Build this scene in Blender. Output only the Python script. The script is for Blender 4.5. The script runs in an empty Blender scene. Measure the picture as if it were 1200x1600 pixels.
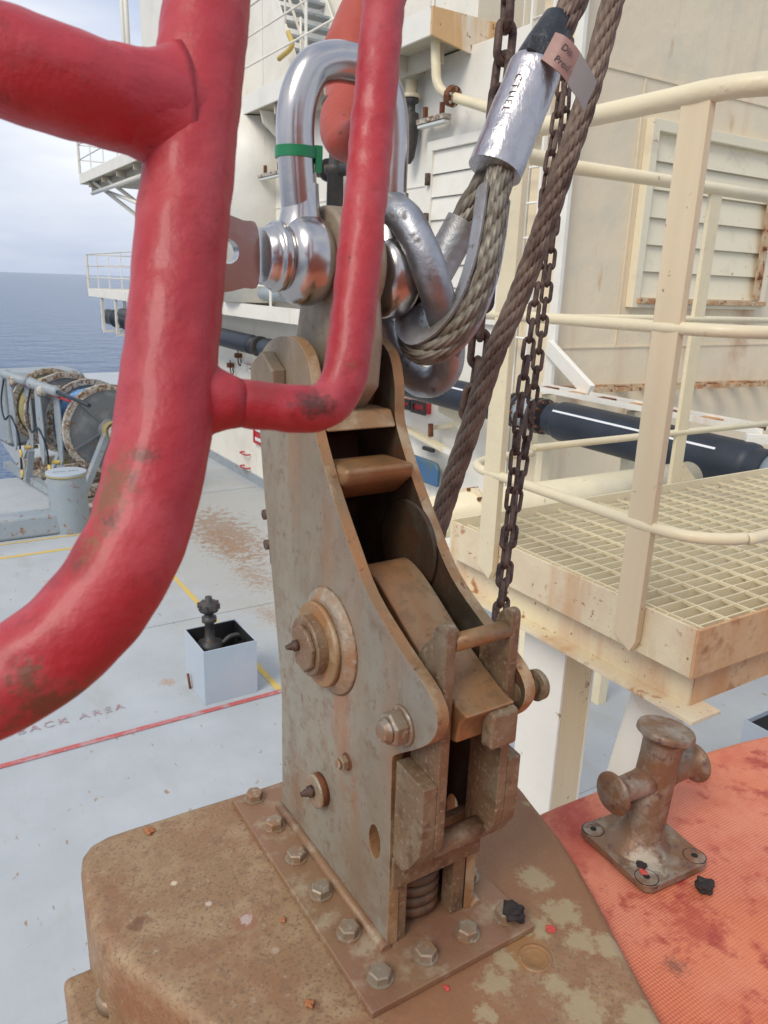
import bpy, math, random
from mathutils import Vector, Matrix, noise as mn
from mathutils.geometry import tessellate_polygon
R = math.radians; PI = math.pi
random.seed(7)
scene = bpy.context.scene
COL = scene.collection
# ---------------------------------------------------------------- camera
EYE = 3.5; F = 1193.0
PITCH, ROLL = R(16.6), R(1.9)
fw = Vector((0, math.cos(PITCH), -math.sin(PITCH)))
_r0 = Vector((1, 0, 0)); _u0 = _r0.cross(fw)
rt = _r0*math.cos(ROLL) + _u0*math.sin(ROLL); up = rt.cross(fw)
cam_d = bpy.data.cameras.new('camera'); cam = bpy.data.objects.new('camera', cam_d); COL.objects.link(cam)
cam_d.sensor_fit = 'VERTICAL'; cam_d.sensor_height = 36; cam_d.lens = 36*F/1600
cam_d.clip_start = 0.02; cam_d.clip_end = 60000
m3 = Matrix((rt, up, -fw)).transposed()
cam.matrix_world = Matrix.Translation((0, 0, EYE)) @ m3.to_4x4()
cam_d.dof.use_dof = True; cam_d.dof.focus_distance = 1.15; cam_d.dof.aperture_fstop = 18
scene.camera = cam
# ---------------------------------------------------------------- world + sun
SUN_EL, SUN_AZ = R(44), R(214)       # azimuth measured from +Y clockwise, towards the sun
w = bpy.data.worlds.new('World'); scene.world = w; w.use_nodes = True
nt = w.node_tree; nt.nodes.clear()
N = nt.nodes.new; LK = nt.links.new
out = N('ShaderNodeOutputWorld'); sky = N('ShaderNodeTexSky'); sky.sky_type = 'NISHITA'; sky.sun_disc = False
sky.sun_elevation = SUN_EL; sky.sun_rotation = SUN_AZ; sky.air_density = 1.0; sky.dust_density = 2.0
b1 = N('ShaderNodeBackground'); b1.inputs[1].default_value = 0.12; LK(sky.outputs[0], b1.inputs[0])
b2 = N('ShaderNodeBackground'); b2.inputs[1].default_value = 0.86
tc = N('ShaderNodeTexCoord'); mp = N('ShaderNodeMapping'); mp.inputs['Scale'].default_value = (1.0, 1.0, 4.5)
LK(tc.outputs['Generated'], mp.inputs[0])
nz = N('ShaderNodeTexNoise'); nz.inputs['Scale'].default_value = 1.7; nz.inputs['Detail'].default_value = 6; nz.inputs['Roughness'].default_value = .5
LK(mp.outputs[0], nz.inputs['Vector'])
cr = N('ShaderNodeValToRGB'); cr.color_ramp.elements[0].position = .38; cr.color_ramp.elements[0].color = (.48, .56, .74, 1)
cr.color_ramp.elements[1].position = .66; cr.color_ramp.elements[1].color = (.90, .92, .97, 1)
LK(nz.outputs[0], cr.inputs[0]); LK(cr.outputs[0], b2.inputs[0])
mx = N('ShaderNodeMixShader'); mx.inputs[0].default_value = .9
LK(b1.outputs[0], mx.inputs[1]); LK(b2.outputs[0], mx.inputs[2]); LK(mx.outputs[0], out.inputs[0])
sl = bpy.data.lights.new('sun', 'SUN'); sl.energy = 1.5; sl.angle = R(24); sl.color = (1, .94, .84)
so = bpy.data.objects.new('sun', sl); COL.objects.link(so)
sdir = Vector((math.sin(SUN_AZ)*math.cos(SUN_EL), math.cos(SUN_AZ)*math.cos(SUN_EL), math.sin(SUN_EL)))
so.rotation_euler = sdir.to_track_quat('Z', 'Y').to_euler()
vs = scene.view_settings; vs.view_transform = 'Standard'; vs.look = 'None'; vs.gamma = 1; vs.exposure = 0.38
scene.cycles.max_bounces = 7
# ---------------------------------------------------------------- the ship's own axes: s = aft-away, t = inboard, z = up (deck at 0)
YA = R(122.5)
U = Vector((math.cos(YA), math.sin(YA), 0)); V = Vector((math.cos(YA-PI/2), math.sin(YA-PI/2), 0)); ZZ = Vector((0, 0, 1))
def W(s, t, z): return U*s + V*t + ZZ*z
def ray(x, y): return fw + rt*((x-600)/F) - up*((y-800)/F)
EY = Vector((0, 0, EYE))
def Zp(x, y, z): d = ray(x, y); return EY + d*((z-EYE)/d.z)
def Tp(x, y, t): d = ray(x, y); return EY + d*(t/d.dot(V))
def Sp(x, y, s): d = ray(x, y); return EY + d*(s/d.dot(U))
def D(x, y, dist): return EY + ray(x, y)*dist
def sz(p): return (p.dot(U), p.z)
def tz(p): return (p.dot(V), p.z)
def stt(p): return (p.dot(U), p.dot(V))
# ---------------------------------------------------------------- materials
MATS = {}
def rgb(h):
    c = [int(h[i:i+2], 16)/255 for i in (0, 2, 4)]
    return tuple(((x+.055)/1.055)**2.4 if x > .04045 else x/12.92 for x in c)
def mat(name, base, rough=.5, metal=0., layers=(), bumps=(), coat=0, spots=(), spec=.5, rvar=0, grid=None, trans=0, soft=.45, salpha=.85, sn=1.6):
    """layers: (scale, lo, hi, colour, rough, metal, stretch) noise-masked coats over the base;
    spots: (world position, radius, wobble, colour, stretch z) local stains; bumps: (scale, strength, stretch)"""
    m = bpy.data.materials.new(name); m.use_nodes = True; MATS[name] = m
    nt = m.node_tree; N = nt.nodes.new; LK = nt.links.new
    p = nt.nodes['Principled BSDF']; p.inputs['Specular IOR Level'].default_value = spec
    p.inputs['Coat Weight'].default_value = coat; p.inputs['Coat Roughness'].default_value = .12
    geo = N('ShaderNodeNewGeometry'); pos = geo.outputs['Position']
    rot = N('ShaderNodeVectorRotate'); rot.rotation_type = 'Z_AXIS'; rot.inputs['Angle'].default_value = -(YA-PI/2)
    LK(pos, rot.inputs['Vector']); pos = rot.outputs[0]          # x = t, y = s, z = z
    def nz(scale, stretch=(1, 1, 1), detail=7, seed=0, rough=.6):
        mp = N('ShaderNodeMapping'); mp.inputs['Scale'].default_value = tuple(scale*k for k in stretch)
        mp.inputs['Location'].default_value = (seed*3.1, seed*1.7, seed*5.3)
        LK(pos, mp.inputs[0]); n = N('ShaderNodeTexNoise'); n.inputs['Scale'].default_value = 1
        n.inputs['Detail'].default_value = detail; n.inputs['Roughness'].default_value = rough
        LK(mp.outputs[0], n.inputs['Vector']); return n.outputs[0]
    def rmp(v, lo, hi):
        r = N('ShaderNodeMapRange'); r.inputs['From Min'].default_value = lo; r.inputs['From Max'].default_value = hi; LK(v, r.inputs['Value']); return r.outputs[0]
    def mixc(f, a, b):
        x = N('ShaderNodeMix'); x.data_type = 'RGBA'; LK(f, x.inputs[0])
        for s_, v in ((6, a), (7, b)):
            if isinstance(v, tuple): x.inputs[s_].default_value = (*v, 1)
            else: LK(v, x.inputs[s_])
        return x.outputs[2]
    def mixf(f, a, b):
        x = N('ShaderNodeMix'); LK(f, x.inputs[0])
        for s_, v in ((2, a), (3, b)):
            if isinstance(v, (int, float)): x.inputs[s_].default_value = v
            else: LK(v, x.inputs[s_])
        return x.outputs[0]
    col, ro, me = tuple(base), rough, metal
    for i, l in enumerate(layers):
        sc, lo, hi, c, r_, mt_, st_ = (list(l) + [None]*7)[:7]
        f = rmp(nz(sc, st_ or (1, 1, 1), seed=i+1), lo, hi)
        col = mixc(f, col, tuple(c))
        if r_ is not None: ro = mixf(f, ro, r_)
        if mt_ is not None: me = mixf(f, me, mt_)
    for i, (P, rad, wob, c, szf) in enumerate(spots):
        sb = N('ShaderNodeVectorMath'); sb.operation = 'SUBTRACT'; LK(pos, sb.inputs[0]); sb.inputs[1].default_value = (P.dot(V), P.dot(U), P.z)
        sc = N('ShaderNodeVectorMath'); sc.operation = 'MULTIPLY'; sc.inputs[1].default_value = szf if isinstance(szf, tuple) else (1, 1, szf); LK(sb.outputs[0], sc.inputs[0])
        ln = N('ShaderNodeVectorMath'); ln.operation = 'LENGTH'; LK(sc.outputs[0], ln.inputs[0])
        nn = nz(sn/rad, detail=9, seed=i+9, rough=.74)
        a = N('ShaderNodeMath'); a.operation = 'MULTIPLY_ADD'; LK(nn, a.inputs[0]); a.inputs[1].default_value = rad*wob*2; a.inputs[2].default_value = -rad*wob
        b = N('ShaderNodeMath'); b.operation = 'ADD'; LK(a.outputs[0], b.inputs[0]); LK(ln.outputs['Value'], b.inputs[1])
        f = rmp(b.outputs[0], rad, rad*soft)
        al = N('ShaderNodeMath'); al.operation = 'MULTIPLY'; al.inputs[1].default_value = salpha; LK(f, al.inputs[0]); f = al.outputs[0]
        col = mixc(f, col, tuple(c)); 
        if metal > .3: me = mixf(f, me, .1); ro = mixf(f, ro, .6)
    if rvar:
        f = nz(14, seed=5); x = N('ShaderNodeMath'); x.operation = 'MULTIPLY_ADD'; LK(f, x.inputs[0]); x.inputs[1].default_value = rvar*2; x.inputs[2].default_value = -rvar
        y = N('ShaderNodeMath'); y.operation = 'ADD'; LK(x.outputs[0], y.inputs[0]); y.use_clamp = True
        if isinstance(ro, (int, float)): y.inputs[1].default_value = ro
        else: LK(ro, y.inputs[1])
        ro = y.outputs[0]
    nrm = None
    if grid:
        pitch, gcol = grid
        sp = N('ShaderNodeSeparateXYZ'); LK(pos, sp.inputs[0])
        sn = []
        for k in (0, 1):
            a = N('ShaderNodeMath'); a.operation = 'MULTIPLY'; a.inputs[1].default_value = PI/pitch; LK(sp.outputs[k], a.inputs[0])
            b = N('ShaderNodeMath'); b.operation = 'SINE'; LK(a.outputs[0], b.inputs[0])
            c_ = N('ShaderNodeMath'); c_.operation = 'ABSOLUTE'; LK(b.outputs[0], c_.inputs[0]); sn.append(c_.outputs[0])
        g = N('ShaderNodeMath'); g.operation = 'MULTIPLY'; LK(sn[0], g.inputs[0]); LK(sn[1], g.inputs[1])
        f = rmp(g.outputs[0], .62, .2); x = N('ShaderNodeMath'); x.operation = 'MULTIPLY'; LK(f, x.inputs[0])
        LK(rmp(nz(9, seed=2), .3, .6), x.inputs[1]); y = N('ShaderNodeMath'); y.operation = 'MULTIPLY'; LK(x.outputs[0], y.inputs[0]); y.inputs[1].default_value = .55
        col = mixc(y.outputs[0], col, gcol)
        bp = N('ShaderNodeBump'); bp.inputs['Strength'].default_value = .5; bp.inputs['Distance'].default_value = .0012; LK(g.outputs[0], bp.inputs['Height']); nrm = bp.outputs[0]
    for i, bmp in enumerate(bumps):
        sc, st = bmp[0], bmp[1]; stretch = bmp[2] if len(bmp) > 2 else (1, 1, 1)
        bp = N('ShaderNodeBump'); bp.inputs['Strength'].default_value = st; bp.inputs['Distance'].default_value = .35/sc
        LK(nz(sc, stretch, detail=5, seed=20+i), bp.inputs['Height'])
        if nrm: LK(nrm, bp.inputs['Normal'])
        nrm = bp.outputs[0]
    if nrm: LK(nrm, p.inputs['Normal'])
    for key, v in (('Base Color', col), ('Roughness', ro), ('Metallic', me)):
        if isinstance(v, tuple): p.inputs[key].default_value = (*v, 1)
        elif isinstance(v, (int, float)): p.inputs[key].default_value = v
        else: LK(v, p.inputs[key])
    if trans: p.inputs['Transmission Weight'].default_value = trans
    return m
RUST = (.20, .065, .022); RUSTD = (.07, .03, .018); RUSTL = (.42, .17, .05)
CREAM = (.79, .69, .46); WHITE = (.84, .80, .70); TAN = (.44, .36, .27)
def P3(x, y, d): return D(x, y, d)
mat('cream_paint', CREAM, .42, 0, [(3, .45, .75, (.66, .57, .40)), (22, .66, .74, (.40, .24, .11), .8), (60, .70, .74, (.25, .12, .05), .8)], [(18, .18), (110, .12)], rvar=.1)
mat('cream_paint_worn', CREAM, .45, 0, [(4, .42, .7, (.67, .52, .36)), (6, .53, .70, (.60, .36, .17), .7, None, (1, 1, .2)), (16, .60, .68, (.42, .19, .07), .8), (45, .64, .70, (.30, .13, .05), .8)], [(16, .2), (110, .15)], rvar=.1)
mat('orange_stained_paint', (.58, .29, .12), .6, 0, [(7, .40, .65, (.66, .44, .24), None, None, (1, 1, .3)), (20, .55, .7, (.40, .17, .06))], [(30, .3)])
mat('post_paint', (.74, .615, .41), .5, 0, [(5, .4, .7, (.68, .53, .33), None, None, (2, 2, .12)), (40, .66, .72, (.30, .18, .09))], [(25, .2, (1, 1, .2)), (140, .15)])
mat('white_paint', WHITE, .45, 0, [(1.3, .5, .8, (.70, .66, .57)), (2.4, .63, .78, (.58, .42, .26), .7, None, (1, 1, .12)), (14, .70, .74, (.35, .18, .08), .8)], [(6, .1), (60, .06)], rvar=.08)
mat('rust_streaked_white', WHITE, .5, 0, [(2.6, .47, .62, (.68, .44, .22), .7, None, (1, 1, .1)), (9, .60, .66, RUST, .8)], [(14, .2)])
mat('beige_wall_paint', (.80, .67, .46), .5, 0, [(.7, .42, .7, (.78, .64, .45), None, None, (1, 1, .22)), (1.7, .56, .74, (.70, .52, .34), None, None, (1.6, 1, .12)), (2.5, .5, .8, (.68, .60, .45)), (5, .64, .72, (.62, .44, .24), None, None, (1, 1, .25))], [(1.6, .12), (40, .05)], rvar=.08, soft=.1, salpha=.6, spots=[(W(5.35, 8.1, 3.2), .22, 1.2, (.45, .22, .08), .35), (W(5.35, 6.7, 3.1), .14, 1.4, (.50, .28, .12), .3), (W(5.35, 5.6, 2.35), .12, 1.4, (.45, .24, .10), .3), (W(5.35, 6.3, 2.3), .10, 1.6, (.45, .24, .10), .3), (W(5.35, 7.3, 2.25), .12, 1.6, (.48, .27, .12), .3)])
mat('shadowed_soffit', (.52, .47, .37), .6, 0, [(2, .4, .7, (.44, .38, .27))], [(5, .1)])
mat('rust', RUST, .85, 0, [(30, .4, .65, RUSTD), (60, .58, .7, RUSTL)], [(120, .6)])
mat('steel_dark', (.05, .05, .052), .5, .2, [(20, .5, .7, (.12, .07, .04), .8)], [(60, .2)])
mat('black_rubber', (.014, .019, .028), .45, 0, [(5, .4, .8, (.028, .036, .05), .6)], [(50, .1)])
mat('white_stripe', (.75, .75, .75), .5, 0)
mat('deck_blue', (.42, .445, .455), .55, 0, [(.55, .42, .62, (.42, .44, .45)), (2.2, .40, .75, (.48, .505, .52), .65), (1.4, .58, .8, (.38, .38, .34), .7, None, (1.6, .6, 1)), (11, .675, .72, (.30, .20, .12), .8, None, (1.5, .6, 1)), (6, .70, .725, (.26, .13, .06), .8, None, (1, .6, 1)), (24, .71, .74, (.30, .25, .20)), (9, .66, .70, (.34, .24, .16), .8, None, (1.6, .7, 1))], soft=.6, salpha=.62, sn=3.6,
    bumps=[(3, .06), (60, .08)], rvar=.12,
    spots=[(W(10.0, 3.7, 0), 2.0, 1.2, (.43, .415, .37), (1, .42, 1)), (W(10.1, 3.7, 0), .42, 3.6, (.27, .13, .05), (1, .34, 1)), (W(9.5, 3.5, 0), .26, 4.6, (.30, .16, .07), (1, .4, 1)), (W(8.2, 3.4, 0), .16, 6.0, (.32, .19, .10), (1, .4, 1)), (W(7.1, 3.1, 0), .11, 6.2, (.34, .21, .12), (1, .5, 1)), (W(9.2, 1.4, 0), .10, 4.0, (.38, .21, .10), (.4, 1, 1)), (W(6.2, 1.7, 0), .07, 3.0, (.40, .22, .10), 1)])
mat('grey_blue_steel', (.29, .335, .365), .5, 0, [(4, .5, .75, (.38, .40, .40)), (9, .60, .68, (.26, .13, .06), .8), (30, .66, .7, RUST, .9)], [(20, .1)])
mat('box_steel', (.42, .48, .54), .5, 0, [(3, .4, .7, (.47, .50, .53)), (26, .69, .73, RUST, .9)], [(8, .08)])
mat('yellow_paint', (.66, .47, .12), .6, 0, [(8, .5, .7, (.52, .43, .22))])
mat('red_line_paint', (.50, .11, .10), .6, 0, [(9, .48, .62, (.46, .27, .27)), (40, .6, .7, (.40, .40, .44))])
mat('stencil_red', (.44, .22, .22), .7, 0, [(28, .44, .56, (.40, .41, .45))])
mat('hull_red', (.55, .04, .03), .5)
mat('rope_blue', (.13, .27, .47), .85, 0, [(30, .45, .6, (.25, .42, .66)), (80, .55, .65, (.10, .18, .32))], [(60, .8)])
mat('rope_white', (.50, .55, .60), .9, 0, [(35, .5, .6, (.36, .42, .5))], [(70, .8)])
mat('rope_yellow', (.36, .32, .16), .9, 0, [(35, .5, .6, (.35, .28, .1))], [(70, .8)])
mat('winch_dark', (.15, .165, .175), .55, 0, [(4, .5, .7, (.25, .26, .26)), (12, .60, .68, (.22, .12, .06), .8)], [(20, .1)])
mat('flange_rim', (.45, .42, .36), .7, 0, [(9, .42, .55, (.20, .11, .06), .9), (30, .5, .6, (.55, .52, .46))], [(40, .4)])
mat('sea_water', (.025, .08, .17), .22, 0, [], [(.55, .9, (1, 1, 1)), (.12, .6)], spec=.4)
mat('chrome', (.50, .475, .46), .23, 1, [(40, .60, .72, (.44, .41, .39), .30), (8, .5, .8, (.52, .50, .49), .25)], [(9, .02)])
mat('galvanised', (.40, .41, .43), .40, .85, [(14, .46, .6, (.28, .29, .305), .46), (55, .58, .66, (.17, .16, .155), .6, .5)], [(28, .22), (150, .16)], spots=[(D(633, 328, .80), .011, 1.3, (.08, .075, .07), 1)])
mat('thimble_steel', (.42, .43, .44), .45, .6, [(14, .48, .64, (.27, .235, .19), .55), (70, .60, .68, (.16, .125, .09), .7, .3)], [(50, .3), (200, .2)])
mat('wire_rope_new', (.255, .23, .18), .5, .35, [(60, .4, .62, (.13, .105, .07), .6, .2), (11, .5, .7, (.31, .285, .235))], [])
mat('wire_rope_brown', (.21, .15, .11), .55, .25, [(50, .4, .62, (.10, .06, .042), .65, .1), (9, .45, .7, (.30, .23, .175))], [])
mat('chain_rust', (.13, .085, .065), .6, .35, [(50, .45, .6, (.06, .035, .03), .75), (120, .55, .65, (.16, .09, .06), .8)], [(140, .5)])
mat('ferrule_aluminium', (.50, .475, .48), .30, 1, [(60, .50, .68, (.44, .42, .42), .42)], [(24, .25, (1, 1, .35)), (110, .22)])
mat('stamp_ink', (.36, .34, .34), .5, .8)
mat('heatshrink', (.016, .018, .022), .38, 0, [], [(35, .5)])
mat('tag_plastic', (.33, .29, .25), .38, .35, [(16, .45, .6, (.34, .29, .26))], [(30, .08)])
mat('tag_plastic_pink', (.34, .19, .155), .45, .1, [(16, .4, .6, (.29, .16, .13))], [(30, .08)])
mat('ink', (.07, .05, .05), .7)
mat('green_plastic', (.008, .20, .075), .4, 0, [], [(60, .1)])
ROP = dict(rough=.48, metal=0, coat=.10, rvar=.12)
mat('red_enamel', (.43, .024, .032), layers=[(9, .40, .7, (.33, .018, .028)), (14, .48, .70, (.47, .07, .08), .62), (55, .56, .70, (.36, .03, .035), .6), (25, .60, .7, (.29, .02, .02), .55), (40, .68, .73, (.16, .05, .035), .8), (90, .70, .75, (.10, .04, .03), .8)], bumps=[(26, .12), (75, .26), (9, .08), (220, .22)], soft=.3, sn=2.2,
    spots=[(D(176, 770, .36), .013, 1.5, (.20, .085, .035), (1, 1, .28)), (D(178, 830, .355), .006, 1.8, (.08, .04, .025), (1, 1, .5)), (D(155, 870, .355), .009, 1.8, (.22, .09, .03), (1, 1, .5)), (D(492, 632, .407), .011, 1.3, (.045, .022, .016), (.8, .8, 1.1)), (D(548, 572, .418), .004, 1.6, (.22, .08, .03), 1), (D(118, 72, .338), .006, 2.0, (.20, .09, .05), 1), (D(225, 712, .36), .004, 2.2, (.14, .04, .03), (.5, .5, 1)), (D(335, 655, .385), .004, 1.8, (.16, .05, .03), 1), (D(40, 1060, .33), .010, 2.2, (.15, .07, .04), 1), (D(205, 745, .355), .004, 2.0, (.10, .05, .03), 1), (D(85, 1095, .345), .014, 2.0, (.16, .07, .035), (.6, .6, 1)), (D(0, 1110, .345), .012, 2.0, (.14, .08, .04), 1), (D(130, 75, .345), .005, 2.0, (.16, .08, .05), 1)], **ROP)
mat('hook_orange', (.40, .060, .030), .48, 0, [(20, .5, .7, (.40, .06, .03)), (60, .66, .7, (.15, .05, .04), .7)], [(40, .3), (140, .15)], spots=[(D(518, 165, .84), .010, 1.0, (.06, .05, .05), 1), (D(520, 225, .84), .010, 2.2, (.50, .26, .20), 1)])
STEEL = (.285, .245, .165)
mat('plate_steel', STEEL, .42, .3, [(6, .34, .64, (.255, .175, .105), .55, .2, (1, 1, .22)), (3.2, .42, .62, (.33, .305, .24)), (20, .46, .70, (.35, .30, .22), None, None, (1, 1, .22)), (10, .50, .74, (.33, .185, .10), .6, .05, (1, 1, .12)), (45, .5, .7, (.27, .20, .14)), (90, .56, .70, (.24, .175, .125), .6), (240, .62, .74, (.36, .32, .25))], [(60, .12), (260, .2)], rvar=.06, soft=.1, salpha=.7, sn=1.2,
    spots=[(W(.594, .333, 3.118), .027, 1.3, (.42, .15, .05), 1.0), (W(.583, .333, 3.06), .013, 1.4, (.38, .18, .09), .2), (W(.60, .333, 3.08), .010, 1.4, (.36, .19, .10), .2), (W(.56, .333, 3.0), .012, 1.4, (.37, .20, .11), .22), (W(.625, .333, 3.25), .016, 1.4, (.34, .18, .09), .2), (W(.70, .333, 3.33), .018, 1.6, (.36, .22, .13), .25), (W(.69, .333, 2.93), .03, 1.4, (.29, .17, .10), .4), (W(.55, .333, 2.92), .05, 1.2, (.28, .18, .11), .6), (W(.50, .333, 3.1), .02, 1.2, (.33, .22, .14), .3)])
mat('edge_steel', (.27, .18, .09), .5, .15, [(9, .40, .62, (.44, .21, .08), .6), (28, .5, .66, (.47, .36, .22)), (120, .6, .7, (.22, .11, .05))], [(40, .25), (200, .2)])
mat('cam_steel', (.30, .165, .07), .36, .25, [(7, .38, .62, (.36, .155, .055), .5, .05, (1, .3, .4)), (14, .46, .7, (.33, .25, .14), None, None, (1, .25, .4)), (60, .5, .7, (.22, .13, .06)), (150, .6, .7, (.20, .11, .05))], [(180, .15)])
mat('shaded_inner_steel', (.045, .036, .02), .65, .1, [(9, .4, .6, (.10, .045, .02)), (30, .5, .7, (.09, .08, .055))], [(60, .3)])  # near-black base: the shade inside the hook is put into the colour
mat('lever_steel', (.215, .155, .09), .5, .2, [(7, .40, .64, (.235, .115, .055), .55, .05, (1, 1, .4)), (24, .5, .7, (.27, .215, .135)), (60, .52, .66, (.15, .09, .05)), (200, .56, .68, (.36, .28, .20))], [(60, .2), (240, .2)])
mat('bolt_steel', (.33, .275, .20), .42, .45, [(30, .42, .62, (.30, .17, .09), .6, .2), (140, .56, .7, (.48, .42, .36))], [(120, .25)])
mat('weld_steel', (.37, .29, .20), .48, .35, [(30, .42, .66, (.36, .19, .09), .6, .1), (90, .5, .7, (.43, .37, .28))], [(70, .6)])
BP = (.31, .195, .10)
blobs = [(835, 1372, .021), (880, 1425, .022), (905, 1470, .018), (818, 1448, .012), (800, 1440, .010), (775, 1535, .018), (950, 1480, .017), (915, 1575, .022), (760, 1585, .012), (790, 1500, .014), (822, 1255, .006), (845, 1450, .016), (1000, 1590, .02), (870, 1540, .014)]
mat('pedestal_steel', BP, .52, .08, [(8, .36, .62, (.28, .14, .065), .55, .05), (24, .46, .66, (.38, .26, .14)), (60, .54, .72, (.24, .135, .07)), (130, .60, .74, (.40, .31, .20)), (260, .52, .66, (.20, .12, .07)), (16, .66, .71, (.20, .10, .055), .7)], [(14, .08), (90, .22), (240, .2)], rvar=.1, soft=.62, salpha=.8,
    spots=[(Zp(900, 1330, 2.872), .17, .9, (.27, .125, .058), (1, 1, .6)), (Zp(700, 1560, 2.872), .10, 1.2, (.29, .135, .065), (1, 1, .6)), (Zp(822, 1480, 2.872), .03, 1.2, (.34, .17, .06), 1)] + [(Zp(x, y, 2.872), r_, 1.5, (.40, .32, .185), 1) for x, y, r_ in blobs] + [(Zp(385, 1440, 2.872), .014, 1.2, (.30, .13, .07), 1), (Zp(384, 1437, 2.872), .0075, 1.6, (.52, .42, .38), 1), (Zp(600, 1150, 2.872), .01, 1, (.5, .3, .2), 1), (Zp(272, 1380, 2.872), .004, .6, (.7, .6, .45), 1), (Zp(326, 1412, 2.872), .004, .8, (.6, .5, .42), 1), (Zp(430, 1485, 2.872), .005, 1, (.45, .33, .24), 1)])
mat('base_plate_steel', (.27, .16, .08), .48, .12, [(11, .4, .62, (.27, .14, .085), .55, .1), (32, .5, .66, (.38, .29, .19)), (130, .56, .68, (.25, .15, .09))], [(60, .2), (220, .2)], soft=.3, spots=[(W(a_, b_, 2.88), .017, .9, (.15, .075, .038), 1) for a_, b_ in [(.465+.0598*i, .309) for i in range(6)]+[(.464, .360), (.464, .411), (.462, .459)]] + [(Zp(595, 1560, 2.88), .03, 1.4, (.24, .115, .065), 1), (Zp(700, 1450, 2.88), .045, 1.4, (.25, .115, .07), 1)])
mat('orange_mat', (.73, .22, .10), .58, 0, [(3.2, .42, .68, (.74, .29, .19)), (6.5, .50, .68, (.55, .10, .055)), (30, .55, .68, (.42, .07, .045)), (16, .67, .71, (.20, .11, .07), .8), (70, .70, .73, (.12, .07, .05), .8), (90, .735, .75, (.7, .55, .35))], [(60, .15)], grid=(.0036, (.42, .065, .035)), soft=.2, salpha=.75, sn=2.6,
    spots=[(Zp(900, 1290, 2.85), .045, 1.6, (.42, .05, .035), 1), (Zp(900, 1430, 2.85), .045, 2.2, (.40, .055, .04), 1), (Zp(1080, 1440, 2.85), .045, 2.4, (.44, .07, .045), 1), (Zp(1055, 1510, 2.85), .014, 1.9, (.15, .10, .06), 1), (Zp(885, 1260, 2.85), .04, 1.8, (.45, .06, .05), 1)])
mat('spring_steel', (.13, .08, .045), .55, .2, [(20, .45, .65, (.20, .10, .045)), (60, .5, .7, (.07, .05, .035))], [(90, .3)])
mat('orange_hull', (.60, .22, .14), .5, 0, [(3, .42, .7, (.55, .20, .13))], [(30, .05)], coat=.2)
mat('cleat_steel', (.235, .17, .11), .42, .4, [(10, .38, .62, (.23, .105, .05), .55, .2), (34, .48, .66, (.34, .29, .23)), (90, .56, .66, (.15, .085, .075), .6)], [(50, .25), (220, .25)], spots=[(Zp(1010, 1352, 2.862), .022, 1.5, (.50, .44, .34), 1)])
mat('red_box_paint', (.50, .03, .035), .45, 0, [(20, .6, .7, (.35, .04, .04))])
mat('blue_paint', (.05, .13, .26), .5, 0, [(5, .5, .6, (.09, .14, .15))])
mat('glass_lamp', (.65, .66, .62), .3, 0)
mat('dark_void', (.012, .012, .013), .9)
mat('louvre_paint', (.80, .71, .51), .5, 0, [(2.5, .55, .75, (.60, .50, .36)), (12, .66, .72, (.45, .23, .10))], [(10, .1)])
mat('stained_louvre_frame', (.60, .44, .26), .6, 0, [(6, .4, .6, (.45, .20, .07)), (16, .55, .68, (.62, .48, .30)), (20, .56, .64, RUST)], [(20, .2)])
mat('debris_black', (.03, .022, .02), .8, 0, [], [(200, .8)])
mat('flake_red', (.55, .07, .05), .6)
mat('flake_rust', (.38, .14, .05), .7)
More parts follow.
